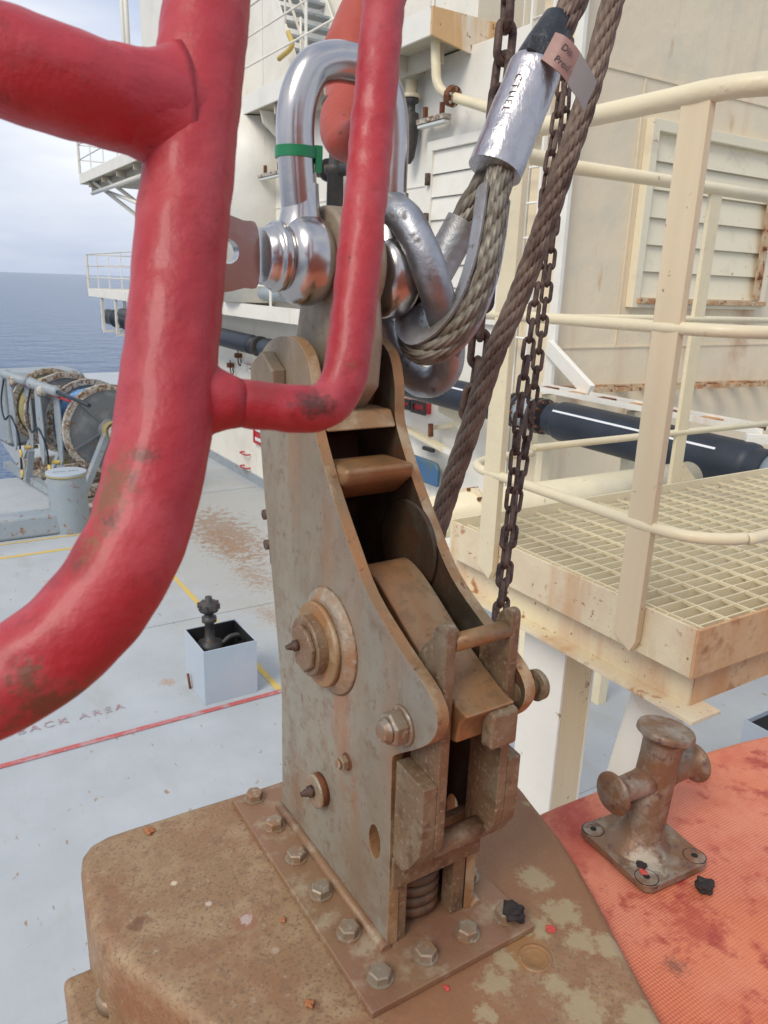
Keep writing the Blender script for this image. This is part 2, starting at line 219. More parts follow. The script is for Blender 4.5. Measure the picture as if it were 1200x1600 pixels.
# ---------------------------------------------------------------- geometry collector
class G:
    def __init__(g): g.v = []; g.f = []; g.sm = []
    def add(g, vs_, fs, smooth=False):
        o = len(g.v); g.v += [Vector(p) for p in vs_]
        for f in fs: g.f.append([i+o for i in f]); g.sm.append(smooth)
        return g
    def obox(g, c, a, b, d):
        vs_ = [c + a*i + b*j + d*k for i in (-1, 1) for j in (-1, 1) for k in (-1, 1)]
        return g.add(vs_, [(0, 1, 3, 2), (4, 6, 7, 5), (0, 4, 5, 1), (2, 3, 7, 6), (0, 2, 6, 4), (1, 5, 7, 3)])
    def box(g, s0, s1, t0, t1, z0, z1):
        return g.obox(W((s0+s1)/2, (t0+t1)/2, (z0+z1)/2), U*(s1-s0)/2, V*(t1-t0)/2, ZZ*(z1-z0)/2)
    def beam(g, p, q, w_, h, upv=ZZ):
        d = (q-p); L = d.length; d.normalize(); a = d.cross(upv).normalized(); b = a.cross(d).normalized()
        return g.obox((p+q)/2, d*L/2, a*w_/2, b*h/2)
    def prism(g, loops, f0, f1, side_smooth=False):
        flat = [p for l in loops for p in l]; n = len(flat)
        tris = tessellate_polygon([[Vector((p[0], p[1], 0)) for p in l] for l in loops])
        vs_ = [f0(*p) for p in flat] + [f1(*p) for p in flat]
        caps = [tuple(range(n)), tuple(range(2*n-1, n-1, -1))] if len(loops) == 1 else [tuple(t) for t in tris] + [tuple(i+n for i in reversed(t)) for t in tris]
        g.add(vs_, caps)
        o = len(g.v)-2*n; k = 0
        for l in loops:
            for i in range(len(l)):
                a, b = k+i, k+(i+1) % len(l); g.f.append([o+a, o+b, o+b+n, o+a+n]); g.sm.append(side_smooth)
            k += len(l)
        return g
    def pT(g, loops, t0, t1, **k): return g.prism(loops, lambda s, z: W(s, t0, z), lambda s, z: W(s, t1, z), **k)
    def pS(g, loops, s0, s1, **k): return g.prism(loops, lambda t, z: W(s0, t, z), lambda t, z: W(s1, t, z), **k)
    def pZ(g, loops, z0, z1, **k): return g.prism(loops, lambda s, t: W(s, t, z0), lambda s, t: W(s, t, z1), **k)
    def tube(g, pts, r, n=16, closed=False, caps=True, lump=0, lsc=30):
        pts = [Vector(p) for p in pts]; m = len(pts); rs = r if isinstance(r, (list, tuple)) else [r]*m
        tg = []
        for i in range(m):
            a = pts[(i-1) % m] if (closed or i > 0) else pts[0]; b = pts[(i+1) % m] if (closed or i < m-1) else pts[-1]
            tg.append((b-a).normalized())
        nrm = tg[0].orthogonal().normalized(); fr = []
        for i in range(m):
            nrm = (nrm - tg[i]*nrm.dot(tg[i])).normalized(); fr.append((nrm, tg[i].cross(nrm)))
        if closed:      # spread the twist of the frame round the loop
            a, b = fr[0]; e = (nrm - tg[0]*nrm.dot(tg[0])).normalized(); tw = math.atan2(e.dot(b), e.dot(a))
            fr = [(x*math.cos(-tw*i/m)+y*math.sin(-tw*i/m), y*math.cos(-tw*i/m)-x*math.sin(-tw*i/m)) for i, (x, y) in enumerate(fr)]
        vs_ = []
        for i in range(m):
            for k in range(n):
                a = 2*PI*k/n; dv = fr[i][0]*math.cos(a)+fr[i][1]*math.sin(a); p = pts[i]+dv*rs[i]
                if lump: p += dv*lump*mn.noise(p*lsc)
                vs_.append(p)
        fs = []
        for i in range(m if closed else m-1):
            for k in range(n):
                fs.append((i*n+k, i*n+(k+1) % n, ((i+1) % m)*n+(k+1) % n, ((i+1) % m)*n+k))
        g.add(vs_, fs, True)
        if caps and not closed:
            o = len(g.v)-len(vs_); g.f.append([o+k for k in range(n)]); g.sm.append(False); g.f.append([o+(m-1)*n+k for k in range(n)]); g.sm.append(False)
        return g
    def lathe(g, o, ax, prof, n=32, smooth=True, phase=0, ref=None, cap=True):
        ax = ax.normalized(); a = ref or ax.orthogonal().normalized(); a = (a-ax*a.dot(ax)).normalized(); b = ax.cross(a); vs_ = []; fs = []
        for h, r in prof:
            for k in range(n):
                th = 2*PI*k/n+phase; vs_.append(o+ax*h+(a*math.cos(th)+b*math.sin(th))*max(r, 1e-5))
        for i in range(len(prof)-1):
            for k in range(n): fs.append((i*n+k, i*n+(k+1) % n, (i+1)*n+(k+1) % n, (i+1)*n+k))
        st_ = len(g.v); g.add(vs_, fs, smooth)
        for i in (0, len(prof)-1):
            if cap and prof[i][1] > 1e-4: g.f.append([st_+i*n+k for k in range(n)]); g.sm.append(False)
        return g
    def cyl(g, p, q, r, n=20): return g.lathe(p, q-p, [(0, r), ((q-p).length, r)], n)
    def disc(g, o, ax, r, h, n=40, ch=.0015, **k): return g.lathe(o, ax, [(0, r), (h-ch, r), (h-ch*.3, r-ch*.3), (h, r-ch)], n, **k)
    def hexa(g, o, ax, r, h, phase=0.2): return g.lathe(o, ax, [(0, r), (h*.82, r), (h, r*.86)], 6, smooth=False, phase=phase)
    def build(g, name, m, parent=None, bevel=0, seg=2, label=None, cat=None, group=None, kind=None, loc=None, auto=None, flat=None):
        """link as ONE mesh object; vertices go into the parent's (or its own) frame"""
        me = bpy.data.meshes.new(name)
        if parent is not None: M = parent['_M']; M = Matrix([M[i*4:i*4+4] for i in range(4)])
        else:
            if loc is None:
                lo = Vector((min(p[i] for p in g.v) for i in range(3))); hi = Vector((max(p[i] for p in g.v) for i in range(3)))
                loc = Vector(((lo.x+hi.x)/2, (lo.y+hi.y)/2, lo.z))
            M = Matrix.Translation(loc) @ Matrix.Rotation(YA-PI/2, 4, 'Z')
        Mi = M.inverted(); me.from_pydata([tuple(Mi @ p) for p in g.v], [], g.f)
        me.polygons.foreach_set('use_smooth', g.sm)
        import bmesh
        bm = bmesh.new(); bm.from_mesh(me); bmesh.ops.recalc_face_normals(bm, faces=bm.faces)
        if auto:
            for e in bm.edges:
                if len(e.link_faces) == 2 and e.calc_face_angle(0) > R(auto): e.smooth = False
        bm.to_mesh(me); bm.free()
        me.materials.append(MATS[m]); o = bpy.data.objects.new(name, me); COL.objects.link(o)
        if parent is not None: o.parent = parent
        else: o.matrix_world = M
        o['_M'] = [x for r_ in M for x in r_]
        if bevel:
            b = o.modifiers.new('bevel', 'BEVEL'); b.width = bevel; b.segments = seg; b.limit_method = 'ANGLE'; b.angle_limit = R(35)
            for pl in me.polygons: pl.use_smooth = True
            b.harden_normals = True
        if label: o['label'] = label
        if cat: o['category'] = cat
        if group: o['group'] = group
        if kind: o['kind'] = kind
        return o
def thing(name, label, cat, loc, group=None):
    o = bpy.data.objects.new(name, None); COL.objects.link(o); o.empty_display_size = .1
    M = Matrix.Translation(loc) @ Matrix.Rotation(YA-PI/2, 4, 'Z'); o.matrix_world = M; o['_M'] = [x for r_ in M for x in r_]
    o['label'] = label; o['category'] = cat
    if group: o['group'] = group
    return o
def MP(o): M = o['_M']; return Matrix([M[i*4:i*4+4] for i in range(4)])
def inst(src, parent, world_mat, name=None):
    """another copy of a part, sharing its mesh, set at a world matrix"""
    o = src.copy(); COL.objects.link(o); o.parent = parent; o.matrix_parent_inverse = Matrix.Identity(4)
    o.matrix_basis = MP(parent).inverted() @ world_mat; return o
def smooth(pts, k=6, closed=False):
    pts = [Vector(p) for p in pts]; n = len(pts); out = []
    rng = n if closed else n-1
    for i in range(rng):
        p0 = pts[(i-1) % n] if (closed or i > 0) else pts[0]*2-pts[1]; p1 = pts[i]; p2 = pts[(i+1) % n]
        p3 = pts[(i+2) % n] if (closed or i < n-2) else pts[-1]*2-pts[-2]
        for j in range(k):
            t = j/k; out.append(.5*((2*p1)+(p2-p0)*t+(2*p0-5*p1+4*p2-p3)*t*t+(3*p1-p0-3*p2+p3)*t**3))
    if not closed: out.append(pts[-1])
    return out
def resample(pts, step):
    L = [0]
    for a, b in zip(pts, pts[1:]): L.append(L[-1]+(b-a).length)
    n = max(2, int(L[-1]/step)); out = []; j = 0
    for i in range(n+1):
        d = L[-1]*i/n
        while j < len(L)-2 and L[j+1] < d: j += 1
        f = (d-L[j])/max(1e-9, L[j+1]-L[j]); out.append(pts[j].lerp(pts[j+1], f))
    return out
def frames(pts, n0=None):
    fr = []; nrm = n0; m = len(pts)
    for i in range(m):
        t = (pts[min(i+1, m-1)]-pts[max(i-1, 0)]).normalized()
        nrm = (nrm or t.orthogonal()); nrm = (nrm-t*nrm.dot(t)).normalized(); fr.append((t, nrm, t.cross(nrm)))
    return fr
def wire_rope(g, pts, Rr, lay, step=.0025, nw=8):
    pts = resample(pts, step); fr = frames(pts); rs = Rr*.40; rc = Rr*.60; q = nw*3
    for k in range(6):
        cen = []
        for i, (p, (t, a, b)) in enumerate(zip(pts, fr)):
            th = 2*PI*k/6 + 2*PI*i*step/lay; cen.append(p+(a*math.cos(th)+b*math.sin(th))*rc)
        vs_ = []; fs = []; f2 = frames(cen)
        for i, (p, (t, a, b)) in enumerate(zip(cen, f2)):
            tw = -2*PI*i*step/(lay*.55)
            for j in range(q):
                al = 2*PI*j/q+tw; r_ = rs*(1+(.075 if j % 3 else -.20)); vs_.append(p+(a*math.cos(al)+b*math.sin(al))*r_)
        for i in range(len(cen)-1):
            for j in range(q): fs.append((i*q+j, i*q+(j+1) % q, (i+1)*q+(j+1) % q, (i+1)*q+j))
        g.add(vs_, fs, True)
    g.tube(pts[::4]+[pts[-1]], Rr*.5, 8)
    return g
def text_part(name, body, size, M, m, parent, ext=.0002, **kw):
    """lettering as a thin mesh, lying in the xy plane of the world matrix M"""
    cu = bpy.data.curves.new('t', 'FONT'); cu.body = body; cu.size = size; cu.extrude = ext; cu.align_x = 'CENTER'; cu.align_y = 'CENTER'
    if 'sp' in kw: cu.space_character = kw['sp']
    if 'off' in kw: cu.offset = kw['off']
    to = bpy.data.objects.new('t', cu); COL.objects.link(to); bpy.context.view_layer.update()
    me = bpy.data.meshes.new_from_object(to); bpy.data.objects.remove(to); bpy.data.curves.remove(cu)
    me.materials.clear(); me.materials.append(MATS[m]); me.name = name
    o = bpy.data.objects.new(name, me); COL.objects.link(o)
    if parent is not None: o.parent = parent; o.matrix_basis = MP(parent).inverted() @ M
    else: o.matrix_world = M
    return o
def basis(o, x, y):
    x = x.normalized(); z = x.cross(y).normalized(); y = z.cross(x)
    m = Matrix((x, y, z)).transposed().to_4x4(); m.translation = o; return m
def circ(cx, cy, r, a0=0, a1=360, n=24): return [(cx+r*math.cos(R(a0+(a1-a0)*i/n)), cy+r*math.sin(R(a0+(a1-a0)*i/n))) for i in range(n+1)]
def ring_loop(cx, cy, r, n=28): return circ(cx, cy, r, 0, 360, n)[:-1]
def cr2(pts, k=5, closed=False): return [(p.x, p.y) for p in smooth([Vector((a, b, 0)) for a, b in pts], k, closed)]
# ================================================================ THE SETTING
c = W(0, 0, -11)
g = G(); nR = 14; nA = 96; rad = [4, 12, 30, 60, 120, 250, 500, 1000, 2000, 4000, 8000, 14000, 22000, 40000]
vs_ = [c]; fs = []
for r_ in rad:
    for k in range(nA): vs_.append(c+Vector((math.cos(2*PI*k/nA)*r_, math.sin(2*PI*k/nA)*r_, 0)))
for k in range(nA): fs.append((0, 1+k, 1+(k+1) % nA))
for i in range(nR-1):
    for k in range(nA): fs.append((1+i*nA+k, 1+(i+1)*nA+k, 1+(i+1)*nA+(k+1) % nA, 1+i*nA+(k+1) % nA))
g.add(vs_, fs, True); g.build('sea', 'sea_water', kind='structure')
# main deck: one thick plate, with its painted lines as sheets
g = G(); g.box(-14, 14.6, -9, 16, -.5, 0); g.box(14.6, 30, 1.9, 16, -.5, 0); g.build('main_deck', 'deck_blue', kind='structure')
def line(name, m, s0, s1, t0, t1, z=.004): return G().box(s0, s1, t0, t1, z-.002, z).build(name, m, kind='structure')
line('painted_line', 'yellow_paint', 5.6, 10.25, 2.49, 2.55)
line('painted_line', 'yellow_paint', 10.25, 10.33, -3, 2.55)
line('painted_line', 'red_line_paint', 5.535, 5.59, -3, 2.62, .007)
# faint plate seams on the deck
for i, s_ in enumerate((3.2, 7.4, 12.2)): line('deck_weld_seam', 'deck_blue', s_, s_+.012, -4, 5.1, .005)
tx = text_part('deck_lettering', 'SNAP BACK AREA', .125, basis(W(5.975, .62, .006), V, U), 'stencil_red', None, ext=.0008, sp=1.35)
tx['kind'] = 'structure'
# ================================================================ DECKHOUSE
SE = 17.5
T0 = 5.18
dh = thing('deckhouse', 'white steel deckhouse with its long side wall behind the pipeline, left of the beige block', 'deckhouse', W(11, 7, 0))
g = G(); g.box(5.82, SE, T0, 9, 0, 5.78); g.build('side_wall', 'white_paint', dh, bevel=.01)
g = G(); g.box(8.2, SE-1, 6.3, 9, 6.03, 10.5); g.build('upper_wall', 'white_paint', dh, bevel=.01)
g = G(); g.box(5.82, SE, T0-.03, T0-.002, 0, .16); g.build('kick_strip', 'grey_blue_steel', dh)
g = G()
for z_ in (1.05, 4.55): g.box(5.85, SE, T0-.012, T0-.001, z_, z_+.02)
for s_ in (8.8, 12.4, 15.2): g.box(s_, s_+.02, T0-.01, T0-.001, .17, 2.8)
g.build('wall_seam', 'white_paint', dh)
# curved duct between the two decks
g = G(); g.lathe(W(12.1, T0, 3.16), ZZ, [(0, .62), (1.9, .62), (2.62, .80)], 40); g.build('round_duct', 'white_paint', dh)
for s_ in (11.0, 13.4):
    g = G(); g.pS([[(T0-.001, 5.78), (4.74, 5.78), (4.78, 5.62), (5.0, 5.45), (T0-.03, 5.1), (T0-.001, 5.0)]], s_, s_+.03); g.build('knee_bracket', 'white_paint', dh)
# louvred door in the side wall
ld = G(); ld.pT([[(6.02, 3.14), (7.42, 3.14), (7.42, 4.98), (6.02, 4.98)], [(6.12, 3.24), (7.32, 3.24), (7.32, 4.88), (6.12, 4.88)]], T0-.06, T0-.001)
fr_ = ld.build('louvred_door', 'white_paint', dh, bevel=.006)
g = G()
for i in range(7):
    z_ = 3.26+i*.232; g.obox(W(6.72, T0-.028, z_+.11), U*.598, (V*.012+ZZ*.112), (V*.006-ZZ*.0006))
g.build('slat_panel', 'white_paint', fr_)
for z_ in (4.6, 4.2, 3.85, 3.5): G().cyl(W(7.345, T0-.085, z_-.06), W(7.345, T0-.085, z_+.06), .03, 10).build('hinge', 'chain_rust', fr_)
# beige block
bb = thing('beige_deckhouse_block', 'beige steel block with a louvred vent, filling the upper right behind the railing', 'deckhouse', W(5.6, 8, 0))
g = G(); g.box(5.35, 5.80, T0, 16, 0, 11); g.build('wall', 'beige_wall_paint', bb, bevel=.012)
g = G()
for z_ in (5.37, 2.97): g.box(5.338, 5.349, T0+.02, 16, z_, z_+.016)
g.box(5.338, 5.349, 6.05, 6.066, 2.99, 5.36); g.box(5.338, 5.349, 8.9, 8.916, 0, 11)
g.build('wall_seam', 'beige_wall_paint', bb)
vent = G().pS([[(6.14, 3.36), (8.30, 3.36), (8.30, 5.04), (6.14, 5.04)], [(6.24, 3.45), (8.20, 3.45), (8.20, 4.94), (6.24, 4.94)]], 5.26, 5.349).build('vent_frame', 'louvre_paint', bb, bevel=.006)
g = G()
for i in range(6):
    z_ = 3.46+i*.248; g.obox(W(5.315, 7.22, z_+.12), V*.978, (U*.018+ZZ*.126), (U*.005-ZZ*.0008))
g.build('slat_panel', 'louvre_paint', vent)
G().box(5.252, 5.259, 8.06, 8.19, 3.47, 4.55).build('rust_stain_strip', 'stained_louvre_frame', vent)
for z_ in (3.7, 4.0, 4.35, 4.75): G().cyl(W(5.24, 8.12, z_-.02), W(5.24, 8.12, z_+.02), .02, 8).build('latch', 'rust', vent)
G().box(5.22, 5.262, 6.20, 8.28, 3.40, 3.448).build('sill', 'stained_louvre_frame', vent, bevel=.004)
G().box(5.25, 5.349, T0-.04, T0-.001, 2.2, 11).build('corner_strip', 'white_paint', bb)
# small white ladder hanging on the corner
la = thing('wall_ladder', 'narrow white ladder fixed to the corner where the white and beige walls meet', 'ladder', W(5.6, T0-.12, 3))
for s_ in (5.50, 5.78): G().box(s_, s_+.03, T0-.14, T0-.10, 2.9, 7.6).build('rail', 'white_paint', la)
for i in range(15): G().cyl(W(5.5, T0-.12, 3.05+i*.3), W(5.8, T0-.12, 3.05+i*.3), .012, 8).build('rung', 'white_paint', la)
# ---- walkway along the wall
def railing(par, pts, h0, h1, step, rails, m, r_=.018, post='bar'):
    """posts each a part; the rails along all of it one part each"""
    for (a, b) in zip(pts, pts[1:]):
        L = (b-a).length; n = max(1, round(L/step)); d = (b-a).normalized()
        for i in range(n+1):
            p = a+d*(L*i/n)
            G().obox(p+ZZ*(h0+h1)/2, d*.032, d.cross(ZZ)*.006, ZZ*(h1-h0)/2).build('post', m, par)
    for z_ in rails:
        g = G()
        for a, b in zip(pts, pts[1:]): g.cyl(a+ZZ*z_, b+ZZ*z_, r_ if z_ == rails[-1] else r_*.75, 10)
        g.build('rail', m, par)
wk = thing('walkway', 'narrow white walkway with thin railings along the side wall, ending over the sea at left', 'walkway', W(15, 4.9, 2.9))
g = G(); g.box(8.0, 22.9, 4.72, T0-.001, 3.06, 3.10); g.box(SE, 22.9, T0, 6.4, 3.06, 3.10); g.build('floor_plate', 'white_paint', wk)
g = G(); g.box(8.0, 22.9, 4.69, 4.715, 2.93, 3.14); g.box(22.9, 22.925, 4.69, 6.4, 2.93, 3.14); g.build('fascia', 'white_paint', wk, bevel=.004)
railing(wk, [W(8.2, 4.705, 0), W(22.88, 4.705, 0), W(22.9, 6.3, 0)], 3.13, 4.02, 1.25, (3.42, 3.72, 4.02), 'white_paint')
g = G()
for i in range(10): g.box(8.6+i*1.45, 8.66+i*1.45, 4.74, T0-.002, 2.97, 3.055)
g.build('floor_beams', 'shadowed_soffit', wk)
for s_ in (21.6, 20.1):
    g = G(); g.box(s_, s_+.07, 4.72, 4.79, 2.1, 2.93); g.box(s_, s_+.07, 5.3, 5.37, 2.1, 2.93); g.box(s_, s_+.07, 4.74, 5.35, 2.04, 2.1); g.build('hanger', 'white_paint', wk)
# ---- upper deck
ud = thing('upper_deck', 'white upper deck slab with rust streaked edge and railings, projecting above the walkway', 'deck', W(12, 5.5, 5.8))
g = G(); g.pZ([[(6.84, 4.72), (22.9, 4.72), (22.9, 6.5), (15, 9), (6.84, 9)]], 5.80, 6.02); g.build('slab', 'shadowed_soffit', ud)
g = G(); g.box(6.83, 22.95, 4.69, 4.718, 5.79, 6.03); g.box(22.92, 22.95, 4.72, 6.5, 5.79, 6.03); g.build('edge_plate', 'white_paint', ud, bevel=.004)
g = G(); g.pS([[(4.69, 5.79), (5.75, 5.60), (8.5, 5.60), (8.5, 6.03), (4.69, 6.03)]], 6.80, 6.828); g.build('edge_plate', 'rust_streaked_white', ud, bevel=.004)
railing(ud, [W(22.9, 6.4, 0), W(22.9, 4.705, 0), W(6.83, 4.705, 0), W(6.83, 8.2, 0)], 6.03, 7.1, 1.35, (6.38, 6.74, 7.1), 'white_paint')
g = G()
for i in range(11):
    s_ = 7.6+i*1.45; g.box(s_, s_+.05, 4.74, T0-.002, 5.66, 5.798)
g.box(7, 22.8, 4.95, 4.99, 5.62, 5.798)
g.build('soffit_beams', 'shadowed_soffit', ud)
g = G()
for s_ in (20.8, 22.0): g.beam(W(s_, 4.85, 5.78), W(s_-1.6, 5.5, 4.9), .07, .07)
g.cyl(W(22.5, 4.9, 5.55), W(17.6, 4.9, 5.55), .05, 10); g.cyl(W(22.3, 5.1, 5.65), W(18.0, 5.1, 4.95), .04, 10)
g.build('under_brace', 'white_paint', ud)
# stairs on the upper deck
stp = thing('steel_staircase', 'steep white steel staircase climbing from the upper deck behind its railing', 'stairs', W(10.5, 5.6, 6.03))
g = G(); n = 13
for i in range(n):
    s_ = 10.75+i*.15; z_ = 6.2+i*.21; G().box(s_, s_+.22, 5.28, 6.1, z_, z_+.035).build('tread', 'grey_blue_steel', stp)
for t_ in (5.24, 6.1): G().beam(W(10.7, t_, 6.08), W(12.8, t_, 9.0), .03, .18).build('stringer', 'white_paint', stp)
for t_ in (5.24,):
    g = G()
    for hh in (.45, .85): g.tube([W(10.6, t_, 6.08+hh), W(12.7, t_, 9.0+hh)], .02, 8)
    for k in range(5): g.cyl(W(10.75+k*.5, t_, 6.15+k*.69), W(10.75+k*.5, t_, 6.95+k*.69), .016, 8)
    g.build('handrail', 'white_paint', stp)
G().tube(smooth([Tp(450, 50, 5.1), Tp(456, 72, 5.1), Tp(436, 92, 5.1)], 5), .035, 8).build('yellow_hose', 'yellow_paint', stp)
# white mast base seen at the very top left
tm = thing('mast_tower', 'white lattice mast base rising beyond the upper deck at top left', 'mast', W(19, 5.4, 6))
for s_, t_ in ((18.6, 5.0), (18.9, 5.0), (18.75, 5.6)): G().cyl(W(s_, t_, 6.03), W(s_, t_, 11.5), .05, 10).build('leg', 'white_paint', tm)
G().box(16.5, 18.3, 5.2, 6.2, 6.03, 11).build('housing', 'white_paint', tm, bevel=.02)
# drain pipe with rusty flange
dp = thing('drain_pipe', 'cream drain pipe with orange rusted flange, dropping below the rusty deck corner', 'pipe', W(6.9, 4.8, 5.3))
a = [Tp(680, 55, 4.85), Tp(681, 100, 4.85), Tp(684, 130, 4.86), Tp(700, 148, 4.9), Tp(760, 168, 5.0), Tp(860, 205, 5.1)]
G().tube(smooth(a, 6), .047, 16).build('pipe', 'cream_paint', dp)
q = a[3].lerp(a[4], .12); dd = (a[4]-a[3]).normalized()
G().disc(q-dd*.03, dd, .095, .06, 24).build('flange', 'rust', dp)
for k in range(6):
    th = k*PI/3; e = dd.orthogonal().normalized(); e2 = dd.cross(e); pp = q+(e*math.cos(th)+e2*math.sin(th))*.072
    G().cyl(pp-dd*.05, pp+dd*.05, .014, 6).build('bolt', 'flange_rim', dp)
# wall lamps
def wall_lamp(label, p, L=.5):
    t = thing('tube_lamp', label, 'lamp', p, 'tube lamps under the upper deck')
    G().obox(p, U*L/2, V*.05, ZZ*.025).build('housing', 'flange_rim', t, bevel=.004)
    G().obox(p-ZZ*.045, U*L*.48, V*.04, ZZ*.018).build('diffuser', 'glass_lamp', t, bevel=.01)
    G().obox(p+ZZ*.08+U*L*.3, U*.02, V*.02, ZZ*.06).build('bracket', 'rust', t)
    G().obox(p+ZZ*.08-U*L*.3, U*.02, V*.02, ZZ*.06).build('bracket', 'rust', t)
wall_lamp('rusty tube lamp under the flanged drain pipe', Tp(677, 187, 5.05))
wall_lamp('small tube lamp at left of the tall bow shackle', Tp(425, 272, 4.95), .8)
# black vent hose
t = thing('black_valve_hose', 'black bulging hose hanging under a pipe stub left of the white louvred door', 'hose', Tp(642, 200, 5.05))
c_ = Tp(642, 165, 5.05)
G().lathe(c_+ZZ*.25, -ZZ, [(0, .07), (.14, .07), (.141, .10), (.18, .10)], 20).build('stub', 'cream_paint', t)
G().lathe(c_+ZZ*.08, -ZZ, [(0, .085), (.05, .085), (.07, .05), (.14, .05), (.16, .09), (.3, .10), (.45, .085), (.6, .06), (.66, .02)], 20).build('hose_body', 'steel_dark', t)
t = thing('black_pipe_valve', 'black iron valve and pipe visible between the shackle leg and the red rod', 'valve', Tp(515, 290, 5.0))
G().tube(smooth([Tp(495, 266, 4.95), Tp(520, 268, 4.95), Tp(545, 262, 4.95), Tp(575, 258, 4.95)], 4), .085, 14).build('pipe', 'steel_dark', t)
G().lathe(Tp(523, 340, 4.9), ZZ, [(0, .11), (.5, .10), (.52, .14), (.60, .14), (.62, .08), (.9, .08)], 18).build('valve_body', 'steel_dark', t)
G().disc(Tp(512, 266, 4.95), Tp(545, 262, 4.95)-Tp(495, 266, 4.95), .14, .05, 20).build('flange', 'steel_dark', t)
# small red and coloured things on the far wall
def wallbox(name, label, cat, x0, y0, x1, y1, m, frame, t_=T0, th=.08, group=None):
    a, b = Tp(x0, y0, t_-th), Tp(x1, y1, t_-th); s0, s1 = sorted((a.dot(U), b.dot(U))); z0, z1 = sorted((a.z, b.z))
    t = thing(name, label, cat, W((s0+s1)/2, t_, z0), group)
    G().box(s0, s1, t_-th, t_-.001, z0, z1).build('case', m, t, bevel=.006)
    e = .03; G().pT([[(s0-.01, z0-.01), (s1+.01, z0-.01), (s1+.01, z1+.01), (s0-.01, z1+.01)], [(s0+e, z0+e), (s1-e, z0+e), (s1-e, z1-e), (s0+e, z1-e)]], t_-th-.02, t_-th-.001).build('frame', frame, t)
    return t, s0, s1, z0, z1
wallbox('red_lamp_box', 'small red square box with dark frame below the oval ring, left of two', 'box', 626, 622, 641, 640, 'red_box_paint', 'steel_dark')
wallbox('red_lamp_box', 'red square box in a black frame beside the free wire rope, right of two', 'box', 645, 625, 665, 648, 'red_box_paint', 'steel_dark')
wallbox('red_lamp_box', 'small red box under the walkway by the hook pivot, left of its pair', 'box', 379, 568, 387, 576, 'red_box_paint', 'white_paint')
wallbox('red_lamp_box', 'small red box under the walkway by the hook pivot, right of its pair', 'box', 389, 571, 399, 582, 'red_box_paint', 'white_paint')
wallbox('red_cabinet', 'red cabinet on the walkway wall above the shackle tab', 'cabinet', 392, 347, 415, 357, 'red_box_paint', 'red_box_paint')
t, s0, s1, z0, z1 = wallbox('fire_station_sign', 'red fire sign with white markings beside the release hook plate', 'sign', 397, 660, 414, 698, 'red_box_paint', 'red_box_paint', th=.05)
g = G(); g.box(s0+.10, s1-.10, T0-.08, T0-.074, z0+.22, z1-.06); g.box(s0+.10, s1-.1, T0-.08, T0-.074, z0+.05, z0+.11); g.build('marking', 'white_stripe', t)
for i, y_ in enumerate((708, 729)):
    p = Tp(387, y_, T0)
    t = thing('grab_handle', ('upper' if i == 0 else 'lower')+' red grab handle on the white wall left of the release hook', 'handle', p, 'red grab handles on the wall')
    G().tube(smooth([p+U*.14, p+U*.12-V*.10, p-U*.12-V*.10, p-U*.14], 5), .014, 8).build('bar', 'red_box_paint', t)
    G().obox(p-V*.004, U*.18, V*.003, ZZ*.03).build('back_plate', 'white_paint', t)
# cluttered bits on the wall under the walkway
for i, (x, y, kind_) in enumerate([(372, 560, 0), (360, 575, 1), (690, 675, 2)]):
    p = Tp(x, y, T0-.06)
    if kind_ < 2:
        t = thing('wall_hook', ['dark coiled wire hook high on the wall under the walkway', 'dark wire hook lower on the wall, nearest the red pipe'][i], 'hook', p)
        G().tube(smooth([p+ZZ*.14, p-ZZ*.05, p-ZZ*.12-U*.08, p-ZZ*.05-U*.15, p-U*.1], 5), .012, 6).build('wire', 'steel_dark', t)
        G().obox(p+ZZ*.05, U*.05, V*.05, ZZ*.04).build('bracket', 'rust', t)
    else:
        t = thing('folded_wall_stretcher', 'white folding rack arms on the wall above the blue panel', 'rack', p)
        G().beam(Tp(632, 668, T0-.1), Tp(700, 705, T0-.35), .08, .05).build('arm', 'cream_paint', t)
        G().beam(Tp(650, 682, T0-.1), Tp(715, 712, T0-.45), .05, .05).build('arm', 'white_paint', t)
        G().beam(Tp(680, 668, T0-.08), Tp(705, 664, T0-.2), .05, .05).build('arm', 'cream_paint', t)
        G().cyl(Tp(673, 662, T0-.2), Tp(673, 682, T0-.2), .03, 8).build('pivot', 'rust', t)
t = thing('blue_panel', 'dark blue rounded panel leaning behind the release hook, under the folding rack', 'panel', Tp(660, 780, T0-.1))
a, b = Tp(640, 707, T0-.12), Tp(686, 765, T0-.12); s1, s0, z1, z0 = a.dot(U), b.dot(U), a.z, b.z+.02
G().pT([cr2([(s0, z0), (s1, z0), (s1, z1), (s0+.06, z1-.0), (s0, z1-.06)], 1)], T0-.16, T0-.1).build('plate', 'blue_paint', t, bevel=.03)
G().box(s0+.2, s0+.4, T0-.1, T0-.06, z1+.08, z1+.12).build('clip', 'steel_dark', t)
t = thing('support_bracket', 'small cream bracket under the black pipeline, behind the free wire rope', 'bracket', W(6.4, 5, 2))
g = G(); g.pT([[(6.05, 2.28), (6.62, 2.30), (6.62, 2.20), (6.35, 2.16), (6.18, 2.02), (6.05, 2.0)]], 4.86, 4.92); g.build('web', 'cream_paint', t, bevel=.006)
